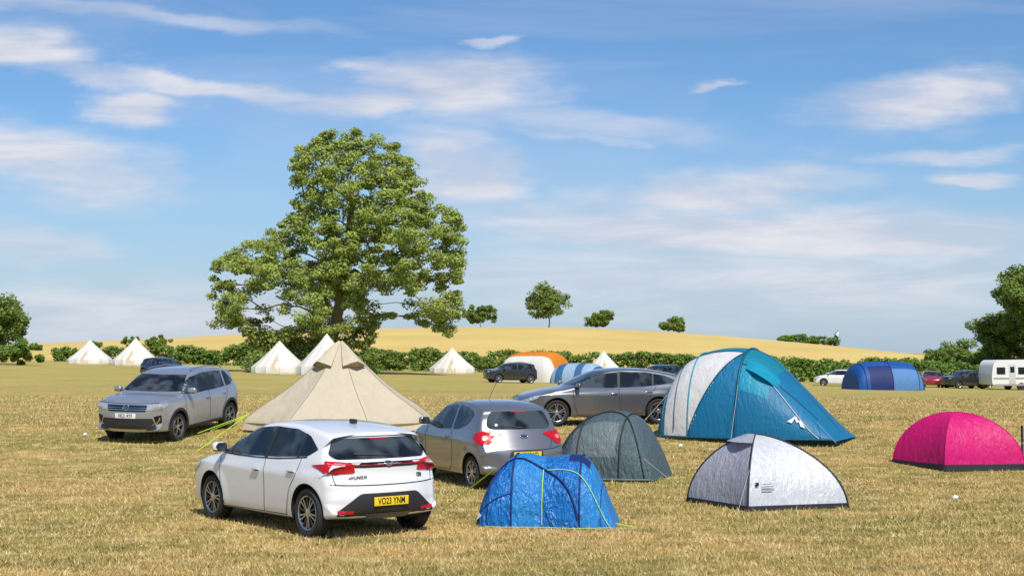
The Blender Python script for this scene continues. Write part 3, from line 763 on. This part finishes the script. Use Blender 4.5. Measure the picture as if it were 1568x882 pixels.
# distant coloured tents
st=[(-2.6,1.6,0),(-2.5,1.8,1.4),(-1.8,2.0,2.0),(0,2.0,2.1),(1.8,2.0,2.0),(2.4,1.8,1.2),(2.6,1.6,0)]
e,P=hoop_tent('tunnel_tent',st,lambda f,u:0 if (u>.3 or f<.25) else 1,[F_orange,F_white],(2.0,115),-35); e.scale=(1,1,1.15)
e,P=hoop_tent('tunnel_tent',st,lambda f,u:0 if (f*5)%1<.6 else 1,[fabric('pale_blue',(.35,.5,.65),.6),fabric('blue_stripe',(.05,.16,.35))],(5.2,109),-30)
e.scale=(.75,.75,.75)
e,P=hoop_tent('tunnel_tent',st,lambda f,u:1 if (.35<f<.5 and u<.3) else (2 if .5<f<.8 and u<.25 else 0),[F_blue2,F_navy,fabric('light_blue',(.1,.25,.5))],(27.6,106),8)
for f in (.3,.5,.7): tube('arch_sleeve',arch(P,f),.03,F_navy,e)

# caravan
cv=empty('caravan'); 
Mcw=plain('caravan_white',(.72,.72,.71),.35,noise=.04,scale=3)
prof=[(-2.7,.45),(-2.75,1.2),(-2.6,2.2),(-2.3,2.55),(2.2,2.6),(2.6,2.45),(2.85,1.6),(2.8,.9),(2.5,.42)]
pr=rnd(prof,.2,4); n=len(pr)
V=[(x,-1.1,z) for x,z in pr]+[(x,1.1,z) for x,z in pr]; F=[tuple(range(n)),tuple(range(2*n-1,n-1,-1))]+[(i,i+n,(i+1)%n+n,(i+1)%n) for i in range(n)]
mesh_obj('body',V,F,[Mcw],smooth=True,parent=cv,sharp=35)
for x,w,z,h in ((-1.9,.8,1.65,.6),(.2,1.0,1.65,.6),(1.9,.9,1.65,.6)): box('window',(x,-1.105,z),(w,.03,h),M_glossblack,cv,.01)
box('door',(-.85,-1.105,1.4),(.65,.02,1.7),plain('caravan_door',(.55,.55,.55),.4),cv,.008); box('door_window',(-.85,-1.12,1.75),(.4,.02,.5),M_glossblack,cv,.005)
box('stripe',(0,-1.103,1.0),(5.2,.012,.10),plain('stripe_grey',(.15,.16,.2),.4),cv); box('skirt',(0,-1.09,.46),(5.0,.05,.16),plain('skirt_grey',(.3,.3,.3),.5),cv,.01)
for y in (-1,1):
    bmw=bmesh.new(); bmesh.ops.create_cone(bmw,cap_ends=True,segments=24,radius1=.33,radius2=.33,depth=.2,matrix=Matrix.Translation((0,y,.33))@Matrix.Rotation(math.pi/2,4,'X'))
    me=bpy.data.meshes.new('wheel'); bmw.to_mesh(me); bmw.free(); me.materials.append(M_tyre); link(bpy.data.objects.new('wheel',me),cv)
tube('drawbar',[(2.6,0,.5),(3.9,0,.5)],.05,M_black,cv)
cv.location=(43.0,122,gz(43.3,122)); cv.rotation_euler=(0,0,math.radians(12))

# small bits
def tag(x,y):
    o=mesh_obj('litter_bag',[(0,0,-.01),(.11,.02,0),(.13,.0,.08),(.06,.03,.12),(.0,-.02,.07),(.06,-.05,.05)],[(0,1,5),(1,2,5),(2,3,5),(3,4,5),(4,0,5)],[M_whitefab],smooth=False); o.location=(x,y,gz(x,y)+.01); o.scale=(.8,.8,.8)
tag(7.3,23.7);tag(3.8,32.6);tag(-10.4,34.6)
tube('tent_pole',[(10.72,30,gz(10.7,30)),(10.72,30,gz(10.7,30)+.85)],.025,M_black)
fl=empty('feather_flag',(67.8,300,1.2))
tube('pole',[(0,0,0),(0,0,3.6),(.3,0,5.2),(.9,0,5.9)],.07,M_black,fl)
mesh_obj('banner',[(.05,0,2.4),(.9,0,2.8),(1.1,0,5.6),(.35,0,5.2),(.1,0,4)],[(0,1,2,3,4)],[F_black],parent=fl)
mesh_obj('banner_top',[(.4,-0.02,5.0),(1.0,-.02,4.6),(1.12,-.02,5.7),(.6,-.02,5.75)],[(0,1,2,3)],[M_whitefab],parent=fl)

# ------------------------------------------------------------------ foliage
def leafmat(name,a,b,trans=.3):
    m,nt,bs=newmat(name)
    at=nt.nodes.new('ShaderNodeAttribute'); at.attribute_name='rnd'
    mx=nt.nodes.new('ShaderNodeMix'); mx.data_type='RGBA'; mx.inputs[6].default_value=(*a,1); mx.inputs[7].default_value=(*b,1)
    nt.links.new(at.outputs['Fac'],mx.inputs[0]); nt.links.new(mx.outputs[2],bs.inputs['Base Color'])
    bs.inputs['Roughness'].default_value=.5; bs.inputs['Specular IOR Level'].default_value=.35
    t=nt.nodes.new('ShaderNodeBsdfTranslucent'); nt.links.new(mx.outputs[2],t.inputs['Color'])
    ms=nt.nodes.new('ShaderNodeMixShader'); ms.inputs[0].default_value=trans
    nt.links.new(bs.outputs[0],ms.inputs[1]); nt.links.new(t.outputs[0],ms.inputs[2]); nt.links.new(ms.outputs[0],nt.nodes['Material Output'].inputs['Surface'])
    return m
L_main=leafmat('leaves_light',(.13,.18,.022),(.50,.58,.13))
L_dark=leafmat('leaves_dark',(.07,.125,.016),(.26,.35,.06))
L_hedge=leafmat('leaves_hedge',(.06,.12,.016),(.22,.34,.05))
M_bark=plain('bark',(.28,.21,.13),.9,scale=9,bump=.8,noise=.35)
def leaves(name,cent,rad,per,size,mat,parent=None,flat=.65,origin=None):
    cent=np.asarray(cent,float); rad=np.asarray(rad,float)
    n=len(cent)*per; ci=np.repeat(np.arange(len(cent)),per)
    d=rng.normal(size=(n,3)); d/=np.linalg.norm(d,axis=1)[:,None]
    rr=rng.random(n)**.42
    off=d*rr[:,None]*rad[ci][:,None]; off[:,2]*=flat
    P=cent[ci]+off
    nrm=d*.5+np.array([.1,-.2,.5])+rng.normal(size=(n,3))*.5; nrm/=np.linalg.norm(nrm,axis=1)[:,None]
    t=np.cross(nrm,rng.normal(size=(n,3))); t/=np.linalg.norm(t,axis=1)[:,None]; b=np.cross(nrm,t)
    sz=size*(.6+.8*rng.random(n))[:,None]
    Q=np.stack([P-t*sz*.5,P-b*sz*.3+t*sz*.05,P+t*sz*.55,P+b*sz*.3+t*sz*.05],1).reshape(-1,3)
    me=bpy.data.meshes.new(name); me.vertices.add(4*n); me.vertices.foreach_set('co',Q.ravel())
    me.loops.add(4*n); me.loops.foreach_set('vertex_index',np.arange(4*n))
    me.polygons.add(n); me.polygons.foreach_set('loop_start',np.arange(n)*4); me.polygons.foreach_set('loop_total',np.full(n,4))
    me.update(calc_edges=True)
    cl=rng.random(len(cent))[ci]; v=np.clip(.45*rng.random(n)+.30*cl+.30*(off[:,2]/(rad[ci]*flat)*.5+.5),0,1)  # random tone plus painted highlight: leaves lighten toward each clump's top
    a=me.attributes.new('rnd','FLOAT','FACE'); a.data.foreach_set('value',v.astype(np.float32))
    me.materials.append(mat); 
    return link(bpy.data.objects.new(name,me),parent)
def branches(name,base,nodes,trunk,parent,r_tip=.035,seed=1,k=.5):
    R=random.Random(seed)
    pts=[Vector(p) for p in trunk]; par=[-1]+list(range(len(trunk)-1))
    order=sorted(nodes,key=lambda p:(Vector(p)-pts[-1]).length)
    for p in order:
        p=Vector(p); best=None;bd=1e9
        for i,q in enumerate(pts):
            dd=(p-q).length+ (1.5*max(0,q.z-p.z))+ .25*(q-pts[0]).length*.3
            if dd<bd and i>=len(trunk)*.35: bd=dd;best=i
        q=pts[best]; L=(p-q).length; ns=max(1,int(L/1.0)); prev=best
        for s in range(1,ns+1):
            t=s/ns; m=q.lerp(p,t)+Vector((R.uniform(-1,1),R.uniform(-1,1),R.uniform(-.4,1)))*(.14*min(L,3)*math.sin(t*math.pi))
            pts.append(m); par.append(prev); prev=len(pts)-1
    n=len(pts); w=[0]*n; ch=[0]*n
    for i in range(n):
        if par[i]>=0: ch[par[i]]+=1
    for i in range(n-1,-1,-1):
        if ch[i]==0: w[i]=1
        if par[i]>=0: w[par[i]]+=w[i]
    V=[];F=[];S=7
    for i in range(n):
        if par[i]<0: continue
        a,b=pts[par[i]],pts[i]; ra=r_tip*w[par[i]]**k; rb=r_tip*w[i]**k
        ra=min(ra,rb*1.35+.01)
        d=(b-a)
        if d.length<1e-4: continue
        d.normalize(); x=d.orthogonal().normalized(); y=d.cross(x); bs=len(V)
        for (p,r) in ((a,ra),(b+d*rb*.3,rb)):
            for s in range(S):
                an=2*math.pi*s/S; V.append(p+x*math.cos(an)*r+y*math.sin(an)*r)
        for s in range(S): F.append((bs+s,bs+(s+1)%S,bs+S+(s+1)%S,bs+S+s))
    mesh_obj(name,V,F,[M_bark],parent=parent)
def seg_dist(x,y,poly):
    m=1e9
    for i in range(len(poly)):
        ax,ay=poly[i-1];bx,by=poly[i]; L=(bx-ax)**2+(by-ay)**2
        t=max(0,min(1,((x-ax)*(bx-ax)+(y-ay)*(by-ay))/L)); m=min(m,math.hypot(x-ax-t*(bx-ax),y-ay-t*(by-ay)))
    return m
outl=[(2.3,23.3),(4.6,22.9),(7.0,21.6),(8.8,19.4),(9.6,17.0),(12.3,15.6),(13.4,12.4),(12.6,8.8),(12.9,6.2),(11.9,3.2),(9.4,4.2),(6.8,5.4),(4.8,4.9),(4.0,2.4),(3.4,.7),(0,.1),(-3,.6),(-7.2,1.6),(-7.9,3.4),(-11.4,3.9),(-11.3,7.4),(-10.7,10.9),(-7.6,12.6),(-3.9,15.0),(-3.2,17.0),(-4.2,19.2),(-3.0,21.7),(-.4,23.2)]
tr=empty('broadleaf_tree'); TX,TY=-17.4,135
R=random.Random(5); cs=[];rs=[]
holes=[(-4.8,6.0,3.0,1.9),(6.6,6.9,2.5,1.5),(-8.8,3.4,1.4,.9),(9.2,11.2,.9,.7),(-1.8,11.4,1.0,.7),(4.6,12.4,.8,.6),(3.7,17.1,.8,.6),(1.4,6.2,.8,1.1),(-7.4,8.9,1.2,.5),(9.8,7.6,1.0,.6),(0.4,15.2,.7,.5)]
tries=0
while len(cs)<860 and tries<140000:
    tries+=1
    x=R.uniform(-11.7,13.6);z=R.uniform(.3,24)
    if not inside(x,z,outl): continue
    d=seg_dist(x,z,outl)
    if d<.25: continue
    hole=any(((x-a)/c)**2+((z-b)/e_)**2<1 for a,b,c,e_ in holes)
    if hole and R.random()<.88: continue
    dep=min(1.3*d+.6,6.5)
    y=R.choice((-1,-1,1))*dep*R.uniform(.25,1)
    if z<3.5 and abs(x)<4: y*=.45
    r=min(R.uniform(.5,1.15),d+.3)
    if any((Vector((x,y,z))-Vector(q)).length<.62 for q in cs): continue
    cs.append((x,y,z)); rs.append(r)
branches('trunk_and_branches',None,cs,[(0,0,-.4),(.1,0,1.0),(.2,.1,2.4),(.5,.1,4.0),(.9,0,5.8),(1.3,-.1,8),(1.6,0,10.5),(1.9,0,13),(2.1,0,15.5),(2.2,0,18)],tr,.034,2,.47)
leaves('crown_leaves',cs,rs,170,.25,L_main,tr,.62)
tr.location=(TX,TY,gz(TX,TY))
def blob_tree(name,x,y,w,h,seed,mat,n=60,per=200,size=.3,trunk=.12,base=.12,asym=0,z=None,dens=1):
    R=random.Random(seed); e=empty(name); cs=[];rs=[]
    lobes=[(R.uniform(-.28,.28)*w+asym*R.random(),R.uniform(-.2,.2)*w,h*(base+(1-base)*R.uniform(.3,.78)),R.uniform(.20,.30)*w) for _ in range(7)]+[(0,0,h*(base+(1-base)*.52),w*.36)]
    t=0
    while len(cs)<n and t<20000:
        t+=1; L=R.choice(lobes); v=Vector((R.gauss(0,1),R.gauss(0,1),R.gauss(0,1))).normalized()
        p=Vector(L[:3])+Vector((v.x*L[3],v.y*L[3],v.z*min(L[3]*.9,h*.3)))*R.uniform(.55,1)
        if p.z<h*base or p.z>h*.99 or abs(p.x)>w*.53: continue
        cs.append(tuple(p)); rs.append(R.uniform(.06,.12)*w)
    branches('trunk_and_branches',None,cs[:40],[(0,0,-.3),(.02*w,0,h*.15),(0,0,h*.3),(0.02*w,0,h*.5)],e,.03*h/8,seed)
    leaves('crown_leaves',cs,rs,per,size,mat,e,.75)
    e.location=(x,y,gz(x,y) if z is None else z); return e
hx=lambda px,D:(px-784)/2178*D

HX=[-420,-200,-150,-108,-71,-40,-12,10,30,50,75,88,110,140,420]
HZ=[-.5,1.2,2.2,3.4,5.2,7.0,8.0,8.0,7.5,6.3,3.6,2.0,.2,-.6,-.8]
def hill_z(x,y):
    v=sum(np.interp(x+o,HX,HZ) for o in (-18,-9,0,9,18))/5
    return (gz(x,y)-.5)+ (v+.5)*sstep(178,312,y)*(1-sstep(330,470,y))+ .12*math.sin(x*.11)*math.sin(y*.05)
for px,wd,ht,sd in ((735,7.6,5.2,3),(840,11.5,9.6,4),(915,6.8,3.9,5),(1030,7.2,3.6,6)):
    x=hx(px,308); blob_tree('hill_tree',x,308,wd,ht,sd,L_dark,80 if px!=840 else 110,80,.45,base=.02 if px!=840 else .08,z=hill_z(x,308)-.2)
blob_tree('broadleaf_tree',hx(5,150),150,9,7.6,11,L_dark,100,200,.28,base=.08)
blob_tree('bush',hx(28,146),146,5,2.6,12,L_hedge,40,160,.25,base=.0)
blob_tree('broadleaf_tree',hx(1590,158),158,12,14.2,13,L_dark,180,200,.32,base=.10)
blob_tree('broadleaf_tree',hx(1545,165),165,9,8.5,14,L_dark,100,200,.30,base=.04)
blob_tree('broadleaf_tree',hx(1478,178),178,9,4.8,15,L_dark,80,180,.3,base=.0)
for px,h,sd in ((150,1.5,21),(198,2.2,22),(243,2.8,23),(60,1.2,24)):
    blob_tree('bush',hx(px,235),235,h*1.5,h,sd,L_dark,22,100,.3,base=0,z=hill_z(hx(px,235),235)-.1)
cs=[];rs=[]
for k in range(70):
    px=random.uniform(1195,1285); x=hx(px,300); cs.append((x,300+random.uniform(-2,2),hill_z(x,300)+random.uniform(.2,1.5 if px>1210 else .9))); rs.append(random.uniform(.5,.9))
leaves('scrub_bushes',cs,rs,90,.35,L_hedge)
def hedge(name,x0,x1,y0,y1,h,mat,per=50,wid=1.0,seed=0,hv=.14,den=14):
    R=random.Random(seed); L=math.hypot(x1-x0,y1-y0); n=int(L*den); cs=[];rs=[]
    for k in range(n):
        t=R.random(); x=x0+(x1-x0)*t; y=y0+(y1-y0)*t
        hh=h*(1+hv*(math.sin(x*.41+seed)*.5+math.sin(x*1.13+seed*2)*.35+math.sin(x*.13)*.4))
        f=R.random()**.85
        cs.append((x,y+R.uniform(-wid,wid)*(1-.6*f),gz(x,y)+hh*f)); rs.append(R.uniform(.4,.7))
    leaves(name,cs,rs,per,.30,mat)
hedge('hedge',-24,90,176,172,2.3,L_hedge,seed=1)
hedge('hedge',-60,-20,186,178,2.0,L_hedge,seed=2,hv=.5)
hedge('hedge',28,62,142,150,2.0,L_hedge,seed=3)
hedge('hedge',50,90,166,160,2.8,L_hedge,seed=4)
hedge('shrub_row',-15,-1,160,165,2.2,L_dark,seed=6,hv=.4,den=9)
cs=[(-19+R.uniform(-5.5,6),132+R.uniform(-2,2),gz(-18,132)+R.uniform(0,1.6)) for _ in range(60)]
leaves('undergrowth',cs,[R.uniform(.5,.9) for _ in cs],150,.28,L_dark)
cs=[];rs=[]
for k in range(240):
    x=R.choice((R.uniform(-1100,-330),R.uniform(340,1100))); cs.append((x,1150+R.uniform(-15,15),R.uniform(-1,6))); rs.append(R.uniform(5,9))
leaves('distant_tree_belt',cs,rs,60,3.5,L_dark)

# ------------------------------------------------------------------ ground
def grass_color(nt,rand=None,hill=False):
    geo=nt.nodes.new('ShaderNodeNewGeometry')
    def noise(scale,detail=4,sy=1.0,dist=0):
        mp=nt.nodes.new('ShaderNodeMapping'); mp.inputs['Scale'].default_value=(1,sy,0)
        nt.links.new(geo.outputs['Position'],mp.inputs['Vector'])
        n=nt.nodes.new('ShaderNodeTexNoise'); n.inputs['Scale'].default_value=scale; n.inputs['Detail'].default_value=detail; n.inputs['Roughness'].default_value=.62; n.inputs['Distortion'].default_value=dist
        nt.links.new(mp.outputs[0],n.inputs['Vector']); return n.outputs['Fac']
    def mr(s,a,b,c=0,d=1):
        m=nt.nodes.new('ShaderNodeMapRange'); m.inputs[1].default_value=a;m.inputs[2].default_value=b;m.inputs[3].default_value=c;m.inputs[4].default_value=d
        nt.links.new(s,m.inputs[0]); return m.outputs[0]
    def mix(f,a,b,mode='MIX'):
        m=nt.nodes.new('ShaderNodeMix'); m.data_type='RGBA'; m.blend_type=mode
        if isinstance(f,float): m.inputs[0].default_value=f
        else: nt.links.new(f,m.inputs[0])
        for k,s in ((6,a),(7,b)):
            if isinstance(s,tuple): m.inputs[k].default_value=(*s,1)
            else: nt.links.new(s,m.inputs[k])
        return m.outputs[2]
    if hill:
        c=mix(mr(noise(.05,5),.35,.65),(.62,.44,.14),(.68,.51,.19))
        c=mix(mr(noise(.02,5,3.0),.5,.7,0,.5),c,(.46,.40,.13))
        c=mix(mr(noise(1.2,4),.3,.7,0,.4),c,(.50,.36,.12))
        return c
    big=noise(.12,5,2.4,.5); med=noise(.55,6,1.8,.3); fine=noise(9,4)
    c=mix(mr(big,.42,.58),(.58,.40,.14),(.37,.31,.085))
    c=mix(mr(med,.46,.60,0,.8),c,(.21,.20,.045))
    c=mix(mr(noise(1.7,5,1.3),.50,.66,0,.8),c,(.74,.56,.27))
    c=mix(mr(noise(4.5,4),.50,.70,0,.6),c,(.24,.145,.055))
    c=mix(mr(fine,.35,.7,0,.45),c,(.34,.23,.08))
    sep=nt.nodes.new('ShaderNodeSeparateXYZ'); nt.links.new(geo.outputs['Position'],sep.inputs[0])
    far=mr(sep.outputs['Y'],42,95)
    c2=mix(mr(noise(.12,5,2.5),.4,.65),(.50,.38,.12),(.32,.32,.08))
    ff=nt.nodes.new('ShaderNodeMath'); ff.operation='MULTIPLY'; ff.inputs[1].default_value=.75; nt.links.new(far,ff.inputs[0])
    c=mix(ff.outputs[0],c,c2)
    if rand is not None:
        c=mix(rand,c,(.80,.63,.33)); 
    return c
Mg,nt,b=newmat('dry_grass_ground'); nt.links.new(grass_color(nt),b.inputs['Base Color']); b.inputs['Roughness'].default_value=.95; b.inputs['Specular IOR Level'].default_value=.1
geo=nt.nodes.new('ShaderNodeNewGeometry'); n=nt.nodes.new('ShaderNodeTexNoise'); n.inputs['Scale'].default_value=14; n.inputs['Detail'].default_value=6; n.inputs['Roughness'].default_value=.75
nt.links.new(geo.outputs['Position'],n.inputs['Vector']); bpn=nt.nodes.new('ShaderNodeBump'); bpn.inputs['Strength'].default_value=.8; bpn.inputs['Distance'].default_value=.06
nt.links.new(n.outputs['Fac'],bpn.inputs['Height']); nt.links.new(bpn.outputs['Normal'],b.inputs['Normal'])
Mh,nt,b=newmat('golden_hill_grass'); nt.links.new(grass_color(nt,hill=True),b.inputs['Base Color']); b.inputs['Roughness'].default_value=1; b.inputs['Specular IOR Level'].default_value=.05
Mb,nt,b=newmat('grass_blades'); at=nt.nodes.new('ShaderNodeAttribute'); at.attribute_name='rnd'
nt.links.new(grass_color(nt,at.outputs['Fac']),b.inputs['Base Color']); b.inputs['Roughness'].default_value=.8; b.inputs['Specular IOR Level'].default_value=.2
ys=list(np.arange(-30,60,1.0))+list(np.arange(60,200,4))+list(np.geomspace(200,9000,40))
xs=list(-np.geomspace(9000,60,36))+list(np.arange(-58,60,2.0))+list(np.geomspace(60,9000,36))
V=[(x,y,gz(x,y)) for y in ys for x in xs]; nx=len(xs)
F=[(j*nx+i,j*nx+i+1,(j+1)*nx+i+1,(j+1)*nx+i) for j in range(len(ys)-1) for i in range(nx-1)]
mesh_obj('ground',V,F,[Mg])
hy=list(np.arange(172,480,5)); hxs=list(np.arange(-420,421,8))
V=[(x,y,hill_z(x,y)) for y in hy for x in hxs]; nx=len(hxs)
F=[(j*nx+i,j*nx+i+1,(j+1)*nx+i+1,(j+1)*nx+i) for j in range(len(hy)-1) for i in range(nx-1)]
mesh_obj('hill',V,F,[Mh])
n=330000
u=rng.random(n); y=14+ (62-14)*u**1.45; x=(rng.random(n)*2-1)*(.40*y+2)
gv=np.vectorize(gz); z=gv(x,y)
clump=.5+.5*np.sin(x*2.1+np.sin(y*1.7)*2)*np.sin(y*2.6+np.cos(x*1.3)*2)
h=(.018+.035*rng.random(n)+.03*clump*rng.random(n)); h*=np.where(rng.random(n)<.02,1.7,1)
wd=.004+.00025*y; a=rng.random(n)*2*np.pi; la=rng.random(n)*2*np.pi; ln=h*rng.uniform(.2,1.1,n)
B=np.stack([x,y,z-.004],1); dx=np.stack([np.cos(a)*wd,np.sin(a)*wd,0*a],1)
T=B+np.stack([np.cos(la)*ln,np.sin(la)*ln,h],1)
Q=np.stack([B-dx,B+dx,T],1).reshape(-1,3)
me=bpy.data.meshes.new('grass'); me.vertices.add(3*n); me.vertices.foreach_set('co',Q.ravel()); me.loops.add(3*n); me.loops.foreach_set('vertex_index',np.arange(3*n))
me.polygons.add(n); me.polygons.foreach_set('loop_start',np.arange(n)*3); me.polygons.foreach_set('loop_total',np.full(n,3)); me.update(calc_edges=True)
at=me.attributes.new('rnd','FLOAT','FACE'); at.data.foreach_set('value',(rng.random(n)**2.2*.75).astype(np.float32)); me.materials.append(Mb)
link(bpy.data.objects.new('grass',me))

# ------------------------------------------------------------------ light
EL=math.radians(52); AZ=math.radians(160)
to=Vector((math.sin(AZ)*math.cos(EL),math.cos(AZ)*math.cos(EL),math.sin(EL)))
sd=bpy.data.lights.new('sun','SUN'); sd.energy=4.6; sd.angle=math.radians(.5); sd.color=(1,.95,.87)
so=bpy.data.objects.new('sun',sd); so.rotation_euler=(-to).to_track_quat('-Z','Y').to_euler(); link(so)
w=bpy.data.worlds.new('World'); scene.world=w; w.use_nodes=True; nt=w.node_tree
bg=nt.nodes['Background']; bg.inputs['Strength'].default_value=.11
sky=nt.nodes.new('ShaderNodeTexSky'); sky.sky_type='NISHITA'; sky.sun_disc=False; sky.sun_elevation=EL; sky.sun_rotation=AZ
sky.air_density=1.0; sky.dust_density=.3; sky.ozone_density=3.0
tc=nt.nodes.new('ShaderNodeTexCoord'); sp=nt.nodes.new('ShaderNodeSeparateXYZ'); nt.links.new(tc.outputs['Generated'],sp.inputs[0])
def mth(op,a,b=None,c=None):
    m=nt.nodes.new('ShaderNodeMath'); m.operation=op
    for k,s in enumerate((a,b,c)):
        if s is None: continue
        if isinstance(s,(int,float)): m.inputs[k].default_value=s
        else: nt.links.new(s,m.inputs[k])
    return m.outputs[0]
ya=mth('MAXIMUM',mth('ABSOLUTE',sp.outputs[1]),.08)
U=mth('DIVIDE',sp.outputs[0],ya); Vv=mth('DIVIDE',sp.outputs[2],ya)
cb=nt.nodes.new('ShaderNodeCombineXYZ'); nt.links.new(U,cb.inputs[0]); nt.links.new(Vv,cb.inputs[1])
def wn(sx,sy,scale,detail,rough=.55,dist=0):
    mp=nt.nodes.new('ShaderNodeMapping'); mp.inputs['Scale'].default_value=(sx,sy,1); nt.links.new(cb.outputs[0],mp.inputs['Vector'])
    n=nt.nodes.new('ShaderNodeTexNoise'); n.inputs['Scale'].default_value=scale; n.inputs['Detail'].default_value=detail; n.inputs['Roughness'].default_value=rough; n.inputs['Distortion'].default_value=dist
    nt.links.new(mp.outputs[0],n.inputs['Vector']); return n
d1=wn(1,2.8,9,5,.58)
sub=nt.nodes.new('ShaderNodeVectorMath'); sub.operation='SUBTRACT'; nt.links.new(d1.outputs['Color'],sub.inputs[0]); sub.inputs[1].default_value=(.5,.5,.5)
ml=nt.nodes.new('ShaderNodeVectorMath'); ml.operation='MULTIPLY'; nt.links.new(sub.outputs[0],ml.inputs[0]); ml.inputs[1].default_value=(.16,.038,0)
ad=nt.nodes.new('ShaderNodeVectorMath'); ad.operation='ADD'; nt.links.new(cb.outputs[0],ad.inputs[0]); nt.links.new(ml.outputs[0],ad.inputs[1])
blobs=[(30,75,140,40,1.0,-8),(190,163,95,32,1.0,-3),(60,245,200,60,.95,-12),(240,125,350,18,.75,-6),(700,130,150,56,1.0,0),(705,258,115,62,1.0,-10),(545,152,140,24,.8,0),(880,190,260,30,.5,-3),
(1440,148,200,42,1.05,5),(1410,232,160,17,.7,0),(1480,269,100,14,.8,0),(1100,292,220,38,.95,4),(1120,352,470,46,1.0,-1),(1420,372,280,32,.95,3),(80,372,170,38,.7,-9),(1150,430,560,75,.75,0),
(1075,127,40,8,.7,0),(710,58,50,9,.7,0),(300,470,420,52,.55,0),(575,100,80,15,.7,-5),(200,20,340,15,.45,-5),(900,220,80,7,.4,-4),(220,250,80,30,.45,0)]
acc=None
for px,py,rx,ry,s,rot in blobs:
    mp=nt.nodes.new('ShaderNodeMapping'); mp.vector_type='TEXTURE'
    mp.inputs['Location'].default_value=((px-784)/2178,(540-py)/2178,0); mp.inputs['Rotation'].default_value=(0,0,math.radians(rot)); mp.inputs['Scale'].default_value=(rx/2178,ry/2178,1)
    nt.links.new(ad.outputs[0],mp.inputs['Vector'])
    ln=nt.nodes.new('ShaderNodeVectorMath'); ln.operation='LENGTH'; nt.links.new(mp.outputs[0],ln.inputs[0])
    mr=nt.nodes.new('ShaderNodeMapRange'); mr.interpolation_type='SMOOTHSTEP'; mr.inputs[1].default_value=.3; mr.inputs[2].default_value=1.3; mr.inputs[3].default_value=s; mr.inputs[4].default_value=0
    nt.links.new(ln.outputs['Value'],mr.inputs[0])
    acc=mr.outputs[0] if acc is None else mth('MAXIMUM',acc,mr.outputs[0])
st_=wn(1.2,7,6,8,.6,.4); st2=wn(1,5,2.2,6,.55,.6)
def rmap(s,a,b,c,d):
    m=nt.nodes.new('ShaderNodeMapRange'); m.inputs[1].default_value=a;m.inputs[2].default_value=b;m.inputs[3].default_value=c;m.inputs[4].default_value=d; nt.links.new(s,m.inputs[0]); return m.outputs[0]
cl=mth('MULTIPLY',acc,rmap(st_.outputs['Fac'],.32,.58,.5,1.0))
wisp=rmap(st2.outputs['Fac'],.46,.72,0,.35)
cl=mth('MINIMUM',mth('ADD',cl,wisp),.94)
hz=rmap(Vv,0,.17,.80,0)
tint=nt.nodes.new('ShaderNodeMix'); tint.data_type='RGBA'; tint.blend_type='MULTIPLY'; tint.inputs[0].default_value=1; nt.links.new(sky.outputs[0],tint.inputs[6]); tint.inputs[7].default_value=(.68,.90,1.10,1)
mxh=nt.nodes.new('ShaderNodeMix'); mxh.data_type='RGBA'; nt.links.new(hz,mxh.inputs[0]); nt.links.new(tint.outputs[2],mxh.inputs[6]); mxh.inputs[7].default_value=(3.9,4.9,6.2,1)
ccol=nt.nodes.new('ShaderNodeMix'); ccol.data_type='RGBA'; nt.links.new(rmap(st_.outputs['Fac'],.4,.65,0,1),ccol.inputs[0]); ccol.inputs[6].default_value=(5.7,5.95,6.9,1); ccol.inputs[7].default_value=(7.2,7.25,7.8,1)
mx=nt.nodes.new('ShaderNodeMix'); mx.data_type='RGBA'; nt.links.new(cl,mx.inputs[0]); nt.links.new(mxh.outputs[2],mx.inputs[6]); nt.links.new(ccol.outputs[2],mx.inputs[7])
nt.links.new(mx.outputs[2],bg.inputs['Color'])

# ------------------------------------------------------------------ camera
cam=bpy.data.cameras.new('camera'); cam.lens=50; cam.sensor_width=36; cam.clip_end=20000; cam.clip_start=.1
co=bpy.data.objects.new('camera',cam); co.location=(0,0,2.45); co.rotation_euler=(math.radians(90)+math.atan(99/2178),0,0); link(co)
scene.camera=co
scene.view_settings.view_transform='Standard'; scene.view_settings.look='None'; scene.view_settings.exposure=0
